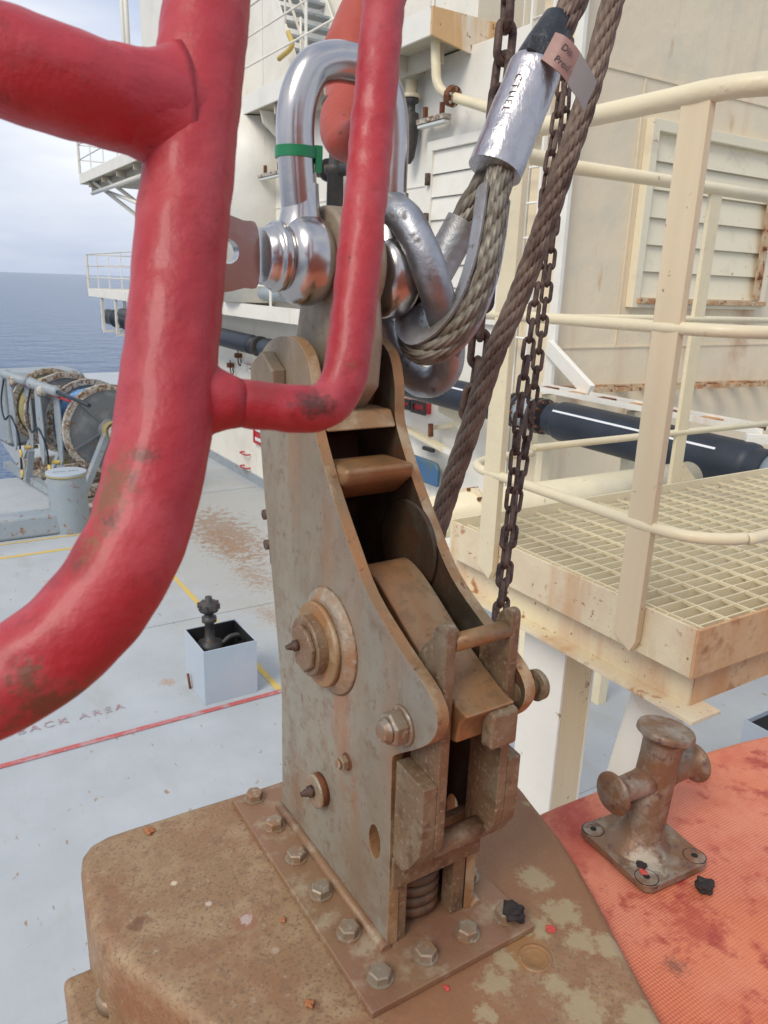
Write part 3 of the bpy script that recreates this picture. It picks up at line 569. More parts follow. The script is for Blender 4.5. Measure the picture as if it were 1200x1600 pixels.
# ---- black pipeline
pl = thing('black_pipeline', 'thick black rubber covered pipeline with white stripe running along the deckhouse under the walkway', 'pipeline', W(6, 4.55, 2.3))
def pa(s_): return W(s_, 4.7, 2.415+(s_-3)*.0145)
for s0, s1, r_ in ((.9, 2.5, .166), (2.75, 4.75, .166), (5.3, 7.9, .15), (8.2, 10.9, .15), (11.2, 14.0, .15), (14.3, 17.4, .15)):
    g = G(); ax = pa(s1)-pa(s0); L = ax.length
    g.lathe(pa(s0), ax, [(0, r_*.80), (.01, r_*.86), (.10, r_*.86), (.12, r_*.97), (.15, r_), (L-.15, r_), (L-.12, r_*.97), (L-.10, r_*.86), (L-.01, r_*.86), (L, r_*.80)], 36)
    sg = g.build('sleeve', 'black_rubber', pl, auto=40)
    if s0 < 6:
        st0, st1 = (s0+.32, s1-.14); q = (-U*0 + (-V*.80+ZZ*.60)).normalized()
        G().obox((pa(st0)+pa(st1))/2+q*(r_+.001), (pa(st1)-pa(st0))/2, q.cross(U)*.008, q*.002).build('stripe', 'white_stripe', sg)
for s_ in (2.62, 4.88, 5.18, 8.05, 11.05, 14.15):
    g = G(); ax = U; g.lathe(pa(s_-.05), ax, [(0, .10), (.0, .155), (.035, .155), (.036, .10), (.064, .10), (.065, .155), (.10, .155), (.10, .1)], 30); g.build('flange', 'steel_dark', pl, auto=40)
    if s_ < 6:
        for k in range(10):
            th = k*PI/5; pp = pa(s_)+(V*math.cos(th)+ZZ*math.sin(th))*.13; G().cyl(pp-U*.07, pp+U*.07, .013, 6).build('bolt', 'rust', pl)
G().lathe(pa(4.93), U, [(0, .13), (.25, .13)], 30).build('spool', 'grey_blue_steel', pl)
G().lathe(pa(2.45), U, [(0, .125), (.33, .125)], 30).build('spool', 'grey_blue_steel', pl)
G().lathe(pa(17.4), U, [(0, .13), (1.9, .13)], 24).build('spool', 'steel_dark', pl)
t = thing('hanging_hydraulic_pipe', 'dark cylindrical pipe slung under the far end of the walkway above the sea', 'pipe', W(20.8, 5, 2.2))
g = G(); g.lathe(W(19.3, 5.0, 2.42), U, [(0, .20), (.6, .20), (.62, .24), (.8, .24), (.82, .20), (1.6, .20), (1.62, .24), (1.8, .24), (1.82, .2), (2.8, .2), (2.9, .12)], 24); g.build('tube', 'black_rubber', t)
# pipe lying on the walkway behind its rail
G().lathe(W(8.4, 5.0, 3.30), U, [(0, .11), (9, .11)], 20).build('walkway_pipe', 'grey_blue_steel', label='grey pipe lying along the walkway behind its railing', cat='pipe')
# ---- cable trays
def tray(name, label, a, b, n, m='white_paint'):
    t = thing(name, label, 'cable tray', a, 'empty cable trays by the black pipeline'); d = (b-a).normalized(); L = (b-a).length; sd = d.cross(ZZ)
    g = G()
    for k in (-1, 1): g.obox((a+b)/2+sd*.10*k, d*L/2, sd*.006, ZZ*.022)
    g.build('side_rail', m, t)
    for i in range(n):
        p = a+d*(L*(i+.5)/n); G().obox(p-ZZ*.006, d*.07, sd*.10, ZZ*.012).build('rung', 'rust' if i % 2 == 0 else 'stained_louvre_frame', t)
    return t
tray('cable_tray', 'white cable tray with rusty rungs running towards the camera above the black pipeline', W(5.22, 4.9, 2.655), W(2.9, 4.9, 2.64), 7)
tray('cable_tray', 'rusty cable tray fixed flat along the beige wall, behind the white tray', W(5.24, 5.25, 2.60), W(5.24, 10.5, 2.50), 14, 'stained_louvre_frame')
t = thing('diagonal_brace', 'white diagonal steel brace from the wall corner down to the cable tray', 'brace', W(5, 5.1, 2.7))
G().beam(W(5.30, 5.12, 3.0), W(4.62, 5.0, 2.67), .05, .13).build('bar', 'white_paint', t, bevel=.004)
t = thing('low_side_platform', 'white steel frame behind the pipeline below the cable tray, at the right edge', 'frame', W(2.6, 5, 2.4))
for s_ in (4.05, 5.02): G().box(s_-.04, s_+.04, 4.86, 4.96, 0, 2.60).build('post', 'cream_paint', t)
G().beam(W(2.95, 4.7, 2.60), W(2.0, 5.9, 2.56), .04, .06).build('beam', 'white_paint', t)
G().beam(W(2.3, 5.1, 2.4), W(1.6, 6.3, 2.38), .30, .03).build('beam', 'cream_paint', t)
# ---- cream pipe across
cp = thing('cream_pipe', 'fat cream pipe with a bolted flange crossing behind the grating platform', 'pipe', W(3.1, 2.9, 2.2))
A_, B_ = Sp(640, 815, 3.1), Sp(1075, 748, 3.1); A_.z -= .0
ax = B_-A_; L = ax.length
G().lathe(A_, ax, [(0, .115), (L, .115)], 40).build('pipe', 'cream_paint', cp)
fp = Sp(738, 797, 3.1); fp = A_+ax.normalized()*((fp-A_).dot(ax.normalized()))
G().lathe(fp-ax.normalized()*.02, ax, [(0, .115), (0, .135), (.018, .135), (.019, .122), (.026, .122), (.027, .135), (.045, .135), (.045, .115)], 40).build('flange', 'cream_paint_worn', cp, auto=40)
for k in range(8):
    th = k*PI/4; e = ax.normalized(); o1 = e.orthogonal().normalized(); o2 = e.cross(o1); pp = fp+(o1*math.cos(th)+o2*math.sin(th))*.128
    G().cyl(pp-e*.035, pp+e*.035, .010, 6).build('bolt', 'rust', cp)
# white drum below the pipe, seen past the release hook
t = thing('white_drum', 'white drum with red hoop and dark base between release hook and platform corner', 'drum', W(3.0, 2.05, 1.2))
c_ = Sp(705, 985, 2.95); 
G().lathe(c_, ZZ, [(0, .13), (.02, .14), (.26, .145), (.30, .12), (.34, .12), (.345, .09)], 30).build('shell', 'white_stripe', t)
G().lathe(c_-ZZ*.14, ZZ, [(0, .13), (.139, .135)], 30).build('base', 'steel_dark', t)
G().tube(smooth([c_+ZZ*.13-U*.15-V*.10, c_+ZZ*.13-U*.17+V*.02, c_+ZZ*.13-U*.11+V*.10], 6), .006, 8).build('hoop', 'red_box_paint', t)
G().box(2.6, 3.3, 1.7, 2.5, 0, c_.z-.142).build('storage_locker', 'white_paint', label='white locker hidden behind the release hook, carrying the white drum', cat='locker', bevel=.01)
# ================================================================ GRATING PLATFORM
DP = .70; TF = 2.005*DP; S0 = 1.301*DP; S1 = 2.588*DP; ZT = EYE-DP; T1 = 3.1
gp = thing('grating_platform', 'cream steel grating platform with railings, at the right between boat and deckhouse', 'platform', W((S0+S1)/2, 2.2, 0))
g = G(); g.box(S0+.008, S1-.008, TF, TF+.008, ZT-.118, ZT); g.build('toe_plate', 'cream_paint_worn', gp, bevel=.0012)
g = G(); g.box(S1-.008, S1, TF, T1, ZT-.118, ZT+.004); g.build('toe_plate', 'cream_paint', gp, bevel=.0012)
g = G(); g.box(S0, S0+.0078, TF, T1, ZT-.118, ZT); g.build('toe_plate', 'orange_stained_paint', gp, bevel=.0012)
g = G()
n = int((S1-S0-.02)/.040)
for i in range(1, n+1): s_ = S0+.008+i*(S1-S0-.016)/(n+1); g.box(s_-.0022, s_+.0022, TF+.009, T1, ZT-.052, ZT-.020)
k = TF+.06
while k < T1: g.box(S0+.009, S1-.009, k-.003, k+.003, ZT-.026, ZT-.0185); k += .098
g.build('grating', 'cream_paint', gp)
# I-beam under the edge
zb = ZT-.118
g = G(); g.box(S0+.03, S1+.9, TF+.045, TF+.055, zb-.095, zb-.001); g.build('beam_web', 'cream_paint_worn', gp)
g = G(); g.box(S0-.02, S1+.9, TF-.004, TF+.10, zb-.105, zb-.0955); g.build('beam_flange', 'cream_paint_worn', gp, bevel=.001)
g = G(); g.box(S0+.028, S0+.038, TF+.0555, T1, zb-.095, zb-.001); g.build('beam_web', 'orange_stained_paint', gp)
g = G(); g.box(S0+.5, S1+.2, TF+.9, TF+.98, zb-.09, zb-.001); g.build('cross_beam', 'cream_paint', gp)
# support column and diagonal strut
c0 = Tp(850, 1020, TF+.3)
cs, ct = 1.457, 1.50
g = G(); cx0 = Zp(818, 1245, 1.6); 
cw = thing('support_column', 'H-section cream column holding up the grating platform, right of the release hook', 'column', W(cs, ct, 0))
G().box(cs-.085, cs+.085, ct, ct+.010, 0, zb-.1056).build('flange', 'white_paint', cw, bevel=.002)
G().box(cs-.085, cs+.085, ct+.118, ct+.128, 0, zb-.1056).build('flange', 'white_paint', cw, bevel=.002)
G().box(cs-.006, cs+.006, ct+.0105, ct+.1175, 0, zb-.1056).build('web', 'post_paint', cw)  # web and side plate beige, flanges white: side shading painted in as colour
G().box(cs-.084, cs-.079, ct+.0105, ct+.1174, 0, zb-.1056).build('side_plate', 'post_paint', cw)
t = thing('diagonal_strut', 'white diagonal tube strut under the platform, just behind the cleat', 'strut', Zp(985, 1235, 1.5))
G().cyl(Zp(1035, 1085, 2.5), Zp(940, 1330, 1.2), .075, 24).build('tube', 'white_paint', t)
# railings of the platform
def flatpost(name, label, base, h, wdir, th, m, par, pointed=True):
    wd = wdir.normalized(); nd = wd.cross(ZZ)
    w2 = .030; pts = [(-w2, -.0), (w2*.2, -.045), (w2, -.0), (w2, h), (-w2, h)]
    f0 = lambda a, b: base+wd*a+ZZ*b-nd*th/2; f1 = lambda a, b: base+wd*a+ZZ*b+nd*th/2
    G().prism([pts], f0, f1).build('post', m, par, bevel=.0015)
zr = [EYE+.538*DP, EYE-.098*DP, EYE-.722*DP]
def rail_s(T_): return T_
rl = thing('near_railing', 'near cream railing of the grating platform with wide flat posts and round rails', 'railing', W(1.2, TF, ZT))
for s_, mm in ((1.555*DP, 'post_paint'), (2.30*DP, 'cream_paint')):
    base = W(s_, TF-.012, ZT-.085); 
    pts = [(0.034, 0), (.034, zr[0]-base.z), (-.034, zr[0]-base.z), (-.034, 0), (-.02, -.03), ]
    G().prism([pts], lambda a, b: base+U*a+ZZ*b-V*.011, lambda a, b: base+U*a+ZZ*b+V*.009).build('post', mm, rl, bevel=.002)
def rtube(name, pts, r_, m, par): return G().tube(smooth(pts, 8), r_, 16, lump=.0008, lsc=40).build(name, m, par)
ta = TF-.012
G().tube(smooth([W(S1+.012, ta+.34, zr[0]-.012), W(S1+.004, ta+.20, zr[0]-.010), W(1.765, ta+.07, zr[0]-.006), W(1.69, ta+.012, zr[0]-.002), W(1.60, ta, zr[0]), W(1.40, ta, zr[0]), W(1.16, ta, zr[0]), W(1.06, ta, zr[0]), W(.97, ta+.03, zr[0]), W(.915, ta+.12, zr[0]), W(.905, ta+.3, zr[0]), W(.905, 3.1, zr[0])], 8), .0212, 20, lump=.0008, lsc=40).build('top_rail', 'cream_paint', rl)
for z_ in zr[1:]:
    G().tube(smooth([W(S1+.012, ta+.34, z_-.012), W(S1+.004, ta+.20, z_-.010), W(1.765, ta+.07, z_-.006), W(1.69, ta+.012, z_-.002), W(1.60, ta, z_), W(1.40, ta, z_), W(1.16, ta, z_), W(1.06, ta, z_), W(.97, ta+.03, z_), W(.915, ta+.12, z_), W(.905, ta+.3, z_), W(.905, 3.1, z_)], 8), .0135, 16, lump=.0006, lsc=50).build('mid_rail', 'cream_paint', rl)
base = W(S0-.012, TF+.50, ZT-.085)
G().prism([[(.034, 0), (.034, zr[0]-base.z), (-.034, zr[0]-base.z), (-.034, 0)]], lambda a, b: base+V*a+ZZ*b-U*.009, lambda a, b: base+V*a+ZZ*b+U*.009).build('post', 'cream_paint', rl, bevel=.002)
fl = thing('far_railing', 'far cream railing on the back edge of the grating platform', 'railing', W(S1, 2.4, ZT))
for t_ in (3.55*DP,):
    base = W(S1+.012, t_, ZT-.06)
    if t_ > 2: G().prism([[(.03, 0), (.03, .513*DP+EYE-base.z-.01), (-.03, .513*DP+EYE-base.z-.01), (-.03, 0)]], lambda a, b: base+V*a+ZZ*b-U*.008, lambda a, b: base+V*a+ZZ*b+U*.008).build('post', 'cream_paint', fl, bevel=.002)
    else: G().cyl(base, base+ZZ*(.5*DP+EYE-base.z), .012, 12).build('post', 'cream_paint', fl)
g = G(); g.pS([[(3.55*DP+.03, ZT+.004), (3.55*DP+.12, ZT+.004), (3.55*DP+.03, ZT+.08)]], S1+.004, S1+.012); g.build('gusset', 'cream_paint', fl)
for z_, r_ in ((EYE+.508*DP, .0205), (EYE-.12*DP, .012), (EYE-.715*DP, .0125)):
    G().tube([W(S1+.012, TF+.33, z_), W(S1+.012, 2.2, z_), W(S1+.012, 4.2, z_-.012)], r_, 16, lump=.0006, lsc=40).build('rail', 'cream_paint', fl)
# ================================================================ DECK FITTINGS
db = thing('deck_valve_box', 'open topped grey steel box on the deck with a dark valve sticking out', 'box', W(5.9, 2.1, 0))
s0, s1, t0, t1, h = 5.66, 6.17, 1.86, 2.34, .50
G().pZ([[(s0, t0), (s1, t0), (s1, t1), (s0, t1)], [(s0+.012, t0+.012), (s1-.012, t0+.012), (s1-.012, t1-.012), (s0+.012, t1-.012)]], .001, h).build('casing', 'box_steel', db, bevel=.002)
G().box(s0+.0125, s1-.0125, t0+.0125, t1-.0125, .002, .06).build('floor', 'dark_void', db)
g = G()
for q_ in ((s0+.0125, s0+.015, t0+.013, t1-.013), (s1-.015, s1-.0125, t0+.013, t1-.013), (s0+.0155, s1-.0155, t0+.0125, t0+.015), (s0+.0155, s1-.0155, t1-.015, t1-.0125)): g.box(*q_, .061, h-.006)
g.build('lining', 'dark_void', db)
vc = W(5.98, 2.03, 0)
G().lathe(vc, ZZ, [(.06, .08), (.30, .09), (.36, .11), (.42, .11), (.43, .045), (.60, .04), (.62, .065), (.66, .065), (.665, .04), (.72, .04)], 20).build('valve', 'steel_dark', db)
hw = G(); hw.lathe(vc+ZZ*.72, ZZ, [(0, .04), (0, .082), (.03, .086), (.065, .086), (.08, .075), (.09, .03), (.13, .03), (.13, .001)], 20)
for k in range(8): hw.obox(vc+ZZ*.768+Vector((math.cos(k*PI/4), math.sin(k*PI/4), 0))*.088, Vector((.010, 0, 0)), Vector((0, .010, 0)), ZZ*.024)
hw.build('hand_wheel', 'steel_dark', db)
G().tube(smooth([W(5.85, 2.1, .45), W(5.84, 2.16, .5), W(5.86, 2.24, .49), W(5.9, 2.28, .42)], 5), .02, 8).build('hose', 'steel_dark', db)
G().tube(smooth([W(6.0, 1.84, .0), W(6.0, 1.83, .10), W(6.02, 1.83, .14)], 4), .012, 8).build('lug', 'rust', db)
t = thing('deck_valve_box', 'grey steel box with dark open top, at the right edge beyond the orange mat', 'box', W(2.5, 5.2, 0))
G().pZ([[(2.25, 4.98), (2.76, 4.98), (2.76, 5.46), (2.25, 5.46)], [(2.262, 4.992), (2.748, 4.992), (2.748, 5.448), (2.262, 5.448)]], .001, .50).build('casing', 'box_steel', t, bevel=.002)
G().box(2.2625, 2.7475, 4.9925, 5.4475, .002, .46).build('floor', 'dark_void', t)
# bollard
bo = thing('mooring_bollard', 'thick grey mooring bollard on a low base, ringed by a yellow line', 'bollard', W(11.1, 1.80, 0))
G().lathe(W(11.15, 1.80, 0), ZZ, [(.001, .258), (.80, .258), (.801, .27), (.83, .27)], 48).build('post', 'grey_blue_steel', bo, auto=40)
G().lathe(W(11.15, 1.80, .8302), ZZ, [(0, .269), (.02, .269), (.024, .255)], 48).build('cap', 'box_steel', bo, auto=40)
G().lathe(W(11.15, 1.80, .798), ZZ, [(0, .265), (.0, .2725), (.026, .2725), (.026, .265), (0, .265)], 48).build('cap_ring', 'rope_yellow', bo)
G().prism([[(10.95, -1.5), (10.95, 1.66), (11.4, 1.66), (11.4, -1.5)]], lambda s, t: W(s, t, .001), lambda s, t: W(s+(.05 if s < 11 else -.05), t-.03 if t > 0 else t, .30)).build('base', 'grey_blue_steel', bo, bevel=.05, seg=4)
text_part('cap_marking', 'SWL 60T', .09, basis(W(11.13, 1.80, .8545), V, U), 'steel_dark', bo, ext=.0003)
g = G(); g.pZ([[(10.82, -2), (10.82, 1.62)] + [(11.15+.36*math.cos(a), 1.80+.36*math.sin(a)) for a in [R(200+i*12) for i in range(14)] if False] + [(10.82, 1.85), (10.95, 2.10), (11.2, 2.16), (11.2, 2.11), (10.98, 2.06), (10.865, 1.83), (10.865, 1.62), (10.865, -2)]], .003, .0055); g.build('painted_line', 'yellow_paint', kind='structure')
# winch
wn = thing('mooring_winch', 'grey mooring winch with two rusty rope drums and spooling arms', 'winch', W(13.5, 2.3, 0))
WA = W(12.3, 2.66, 1.19); WD = (U*.985-V*.17).normalized()
def wp(a, b=0, z=0): return WA+WD*a+WD.cross(ZZ)*b+ZZ*z
for a0, ro in ((0, 'rope_blue'), (1.75, 'rope_yellow')):
    for a in (a0, a0+.72):
        g = G(); g.lathe(wp(a-.03), WD, [(0, .61), (0, .70), (.07, .70), (.07, .61), (0, .61)], 56, cap=False); fo = g.build('flange_rim', 'flange_rim', wn, auto=40)
        g = G(); g.lathe(wp(a-.012), WD, [(0, .61), (.025, .61)], 48)
        for k in range(5):
            th = k*2*PI/5+.5; e = ZZ*math.cos(th)+WD.cross(ZZ)*math.sin(th); g.obox(wp(a)+e*.36-WD*.02, e*.25, WD*.018, e.cross(WD)*.014)
        g.lathe(wp(a-.07), WD, [(0, .10), (.03, .16), (.10, .16)], 24)
        g.build('flange_disc', 'winch_dark', wn)
    G().lathe(wp(a0+.05), WD, [(0, .2), (.69, .2)], 24).build('barrel', 'flange_rim', wn)
    for b_, (rr, m_) in enumerate(((.52, ro), (.40, 'rope_white'))):
        g = G(); nt_ = 9; pts = []
        for k in range(nt_*28):
            th = 2*PI*k/28; a = .07+.64*(k/(nt_*28)); r_ = rr*(1+.05*mn.noise(Vector((k*.13, b_, 0)))); pts.append(wp(a0+a)+(ZZ*math.cos(th)+WD.cross(ZZ)*math.sin(th))*r_)
        g.tube(pts, .052, 8); g.lathe(wp(a0+.05), WD, [(0, rr-.03), (.69, rr-.03)], 30); g.build('mooring_rope', m_, wn)
G().lathe(wp(-.42), WD, [(0, .09), (.0, .16), (.03, .16), (.05, .10), (.36, .10)], 24).build('warping_head', 'flange_rim', wn)
g = G(); g.tube([wp(-.24+.035*(k/12))+(ZZ*math.cos(k*.52)+WD.cross(ZZ)*math.sin(k*.52))*.13 for k in range(48)], .02, 8); g.build('rope_coil', 'rope_yellow', wn)
for a in (-.16, 1.2, 2.6):
    for b_ in (-.62, .62):
        G().beam(wp(a, b_, -1.12), wp(a, b_*.1, .02), .10, .12, WD).build('a_frame_leg', 'grey_blue_steel', wn, bevel=.008)
for a in (.98, 2.45): G().obox(wp(a, 0, -.05), WD*.03, WD.cross(ZZ)*.30, ZZ*.45).build('gear_plate', 'grey_blue_steel', wn)
G().obox(wp(3.2, 0, -.05), WD*.5, WD.cross(ZZ)*.75, ZZ*.65).build('gear_case', 'grey_blue_steel', wn, bevel=.10, seg=1)
for b_ in (-.66, .66): G().obox(wp(1.3, b_, -1.1), WD*1.9, WD.cross(ZZ)*.06, ZZ*.06).build('base_beam', 'grey_blue_steel', wn)
g = G(); g.obox(wp(1.3, 0, -1.1), WD*1.8, WD.cross(ZZ)*.55, ZZ*.03); g.build('drip_tray', 'flange_rim', wn)
for a in (.05, .8, 1.6, 2.4): G().obox(wp(a, -.0, -.95), WD*.05, WD.cross(ZZ)*.6, ZZ*.08).build('cross_member', 'flange_rim', wn)
# spooling arms and their cylinders in front of the drums (towards -V)
B2 = -.86
sgn = 1 if (WD.cross(ZZ)).dot(V) < 0 else -1
def wf(a, b, z): return WA+WD*a-V*b+ZZ*z
for a in (.42, 1.78):
    for k in (-1, 1):
        g = G(); o0 = wf(a+.07*k, .66, 0); X = -U; e1 = (WD*1.0)
        pts = [(-.10, .60), (.02, .66), (.11, .55), (.14, .1), (.10, -.45), (.02, -.62), (-.07, -.50), (-.13, 0)]
        f0 = lambda x, z: wf(a+x+.10*k, .70+.10*k, z); f1 = lambda x, z: wf(a+x+.10*k, .725+.10*k, z)
        g.prism([pts], f0, f1); g.build('spooling_arm', 'grey_blue_steel', wn, bevel=.006)
    G().lathe(wf(a, .5, -.55), V*-1, [(0, .035), (.22, .035)], 14).build('pivot_pin', 'yellow_paint', wn)
    G().lathe(wf(a, .5, .58), V*-1, [(0, .075), (.35, .075)], 16).build('arm_bearing', 'flange_rim', wn)
    G().lathe(wf(a-.5, .72, .62), WD, [(0, .0), (0, .075), (1.05, .075), (1.06, .09), (1.14, .09), (1.15, .05), (1.2, .05)], 20).build('hydraulic_cylinder', 'grey_blue_steel', wn)
    G().cyl(wf(a-1.7, .72, .58), wf(a-.48, .72, .62), .028, 12).build('piston_rod', 'black_rubber', wn)
    G().tube(smooth([wf(a+.68, .72, .60), wf(a+.72, .80, .15), wf(a+.45, .85, -.12), wf(a+.1, .85, -.02), wf(a-.05, .80, -.35), wf(a, .8, -1.1)], 8), .016, 8).build('hydraulic_hose', 'black_rubber', wn)
    G().lathe(wf(a-.15, .80, -.62), V*-1, [(0, .07), (.04, .07)], 16).build('sheave', 'yellow_paint', wn)
    G().lathe(wf(a-.1, .80, -.98), V*-1, [(0, .07), (.04, .07)], 16).build('sheave', 'yellow_paint', wn)
    G().beam(wf(a-.15, .75, -1.12), wf(a-.30, .70, -.55), .05, .10, V).build('stay', 'grey_blue_steel', wn)
g = G(); g.tube([wf(-.4, .66, .52), wf(2.9, .66, .52)], .02, 8); g.build('red_rod', 'red_box_paint', wn)
for i, p in enumerate(((11.75, 2.35), (10.95, 2.25))):
    t = thing('deck_lashing_ring', ['yellow lashing ring on the deck right behind the bollard, further one', 'yellow lashing ring on the deck just right of the bollard, nearer one'][i], 'ring', W(*p, 0), 'yellow lashing rings by the bollard')
    G().tube([W(p[0]+.10*math.cos(k*PI/8), p[1]+.10*math.sin(k*PI/8), .06) for k in range(16)], .028, 8, closed=True).build('ring', 'yellow_paint', t)
    G().lathe(W(p[0], p[1], .001), ZZ, [(0, .13), (.03, .12)], 20).build('foot', 'grey_blue_steel', t)
# ================================================================ RESCUE BOAT TOP
bt = thing('orange_boat', 'orange boat top with dimpled anti slip mat, carrying pedestal and cleat', 'boat', W(0, .6, 2.2))
edge = [(.590, .50), (.600, .62), (.598, .72), (.588, .88), (.560, 1.08), (.50, 1.25), (.35, 1.34), (-.4, 1.36), (-1.6, 1.3), (-1.6, .2), (-.3, .2), (.3, .25)]
G().pZ([cr2(edge, 4, True)], 2.55, 2.850).build('upper_surface', 'orange_mat', bt, bevel=.02, seg=4)
G().pZ([cr2([(.60, -.55), (.79, -.2), (.84, .2), (.80, .6), (.58, 1.0), (.30, 1.25), (-.4, 1.30), (-2.4, 1.1), (-2.4, -.9), (-.4, -.9)], 5, True)], 1.9, 2.60).build('hull_top', 'orange_hull', bt, bevel=.05, seg=4)
cn = G(); rows = []
for i in range(13):
    u_ = i/12; ss = -.95-2.2*u_; hh = 1.65*math.sin(PI*min(1, .32+u_*.68)); prof_ = []
    for k in range(25):
        th = PI*k/24; prof_.append(W(ss, .35-1.3*math.cos(th), 2.5+hh*math.sin(th)**.7))
    rows.append(prof_)
cn.add([p for r_ in rows for p in r_], [(i*25+k, i*25+k+1, (i+1)*25+k+1, (i+1)*25+k) for i in range(12) for k in range(24)], True)
st_ = len(cn.v)-13*25; cn.f.append([st_+k for k in range(25)]); cn.sm.append(False)
cn.build('canopy', 'orange_hull', bt)
# ================================================================ PEDESTAL
PZ = 2.872
pd = thing('rusty_pedestal', 'brown rust mottled steel pedestal box the release hook is bolted onto', 'pedestal', W(.5, .4, 2.5))
outl = [(.795, .118), (.800, .20), (.792, .36), (.76, .52), (.70, .60), (.645, .628), (.600, .622), (.485, .590), (.303, .512), (.05, .42), (.05, .33), (.25, .255), (.50, .158), (.60, .112), (.66, .096), (.74, .098)]
G().pZ([cr2(outl, 3, True)], 2.50, PZ).build('top_box', 'pedestal_steel', pd, bevel=.0135, seg=3)
p0 = Zp(100, 1540, 2.775); p1 = Zp(150, 1508, 2.775)
g = G(); a, b = stt(p0), stt(p1)
g.box(a[0]-.13, a[0]+.012, a[1], a[1]+.14, 2.52, 2.775); g.build('side_lug', 'pedestal_steel', pd, bevel=.008, seg=3)
G().lathe(W(a[0]-.045, a[1]+.045, 2.7755), ZZ, [(0, .022), (.012, .021), (.014, .018)], 32).build('lug_disc', 'bolt_steel', pd)
pc = Zp(836, 1497, PZ)
G().lathe(pc, ZZ, [(-.002, .0175), (.0012, .0165), (.0012, .0135), (-.0005, .013), (.0025, .002)], 28).build('plug', 'pedestal_steel', pd)
# ================================================================ CLEAT
cz = 2.853
cl = thing('deck_cleat', 'weathered steel horn cleat with mushroom top on a screwed plate, standing on the orange mat', 'cleat', W(.49, .69, cz))
cn_ = [stt(Zp(x, y, cz)) for x, y in ((900, 1300), (1010, 1402), (1110, 1356), (1003, 1264))]
def rounded(pts, r_, k=6):
    out = []; n = len(pts)
    for i in range(n):
        p = Vector(pts[i]); a = Vector(pts[i-1]); b = Vector(pts[(i+1) % n]); da = (a-p).normalized()*r_; db_ = (b-p).normalized()*r_
        for j in range(k+1):
            t_ = j/k; q = (p+da)*(1-t_)**2+p*2*t_*(1-t_)+(p+db_)*t_*t_; out.append((q.x, q.y))
    return out
# the plate's corners are where they sit at the height of the mat
G().pZ([rounded(cn_, .016)], cz, cz+.0105).build('base_plate', 'cleat_steel', cl, bevel=.002, seg=3)
pcn = Vector((sum(p[0] for p in cn_)/4, sum(p[1] for p in cn_)/4)); zt = cz+.0105
cc = W(pcn.x+.006, pcn.y-.001, zt)
lean = (D(1040, 1140, (cc-EY).dot(fw)*.96)-cc)
top = Zp(1041, 1141, cz+.155); axc = (top-cc); Lc = axc.length; axc.normalize()
G().lathe(cc, axc, [(-.0095, .043), (.001, .0375), (.008, .030), (.018, .0262), (.03, .0245), (Lc-.035, .0228), (Lc-.014, .0235), (Lc-.006, .030), (Lc-.004, .0335), (Lc, .0335), (Lc+.003, .032), (Lc+.0035, .0)], 40).build('post', 'cleat_steel', cl, auto=50)
hc = cc+axc*(Lc*.58); he = Sp(966, 1246, hc.dot(U)+.0)
hd = ((V*1.0)+(U*-.05)).normalized()
for sg in (-1, 1):
    d_ = hd*sg; G().lathe(hc, d_, [(.012, .0185), (.026, .0160), (.052, .0148), (.060, .0160), (.065, .0235), (.0665, .0250), (.0685, .0252), (.0705, .0235), (.0715, .0)], 32).build('horn', 'cleat_steel', cl)
for i, p in enumerate(cn_):
    q = Vector(p).lerp(pcn, .25)
    if i == 3: continue
    s_ = G().lathe(W(q.x, q.y, zt+.0004), ZZ, [(-.003, .0125), (0, .0125), (.0003, .0115)], 28).build('screw', 'cleat_steel', cl)
    G().lathe(W(q.x, q.y, zt-.0006), ZZ, [(0, .0135), (.0008, .0135), (.0008, .0125), (0, .0125)], 28).build('screw_seam', 'debris_black', s_)
    G().lathe(W(q.x, q.y, zt+.0008), ZZ, [(0, .0042), (.0003, .0042)], 6, smooth=False).build('socket', 'dark_void', s_)
def lump(name, label, cat, p, r_, m, group=None, flat=.6):
    g = G(); n1, n2 = 26, 40; vs_ = []
    for i in range(n1+1):
        for k in range(n2):
            a = PI*i/n1; b = 2*PI*k/n2; d_ = Vector((math.sin(a)*math.cos(b), math.sin(a)*math.sin(b), math.cos(a)*flat)); d_ *= r_*(.85+.55*mn.noise(d_.normalized()*1.1+p*90)+.28*mn.noise(d_.normalized()*2.6+p*50)+.10*mn.noise(d_.normalized()*7)); vs_.append(p+d_)
    g.add(vs_, [(i*n2+k, i*n2+(k+1) % n2, (i+1)*n2+(k+1) % n2, (i+1)*n2+k) for i in range(n1) for k in range(n2)], True)
    return g.build(name, m, label=label, cat=cat, group=group)
lump('mud_clump', 'dark clump stuck at the right corner of the cleat plate', 'dirt', Zp(1100, 1385, cz+.004), .012, 'debris_black')
lump('mud_clump', 'ragged dark clump on the bolt at the right corner of the hook base plate', 'dirt', Zp(805, 1425, 2.892), .013, 'debris_black')
lump('mud_clump', 'small dark clump in front of the cleat post on its plate', 'dirt', Zp(1003, 1352, zt+.003), .006, 'debris_black')
lump('paint_flake', 'small red paint flake by the cleat screw', 'flake', Zp(1005, 1362, zt+.002), .005, 'flake_red', flat=.3)
lump('paint_flake', 'red flake lying right of the base plate on the pedestal', 'flake', Zp(860, 1452, PZ+.002), .006, 'flake_red', flat=.3)
lump('paint_flake', 'tiny orange flake in front of the base plate corner', 'flake', Zp(697, 1543, PZ+.001), .0035, 'flake_red', flat=.3)
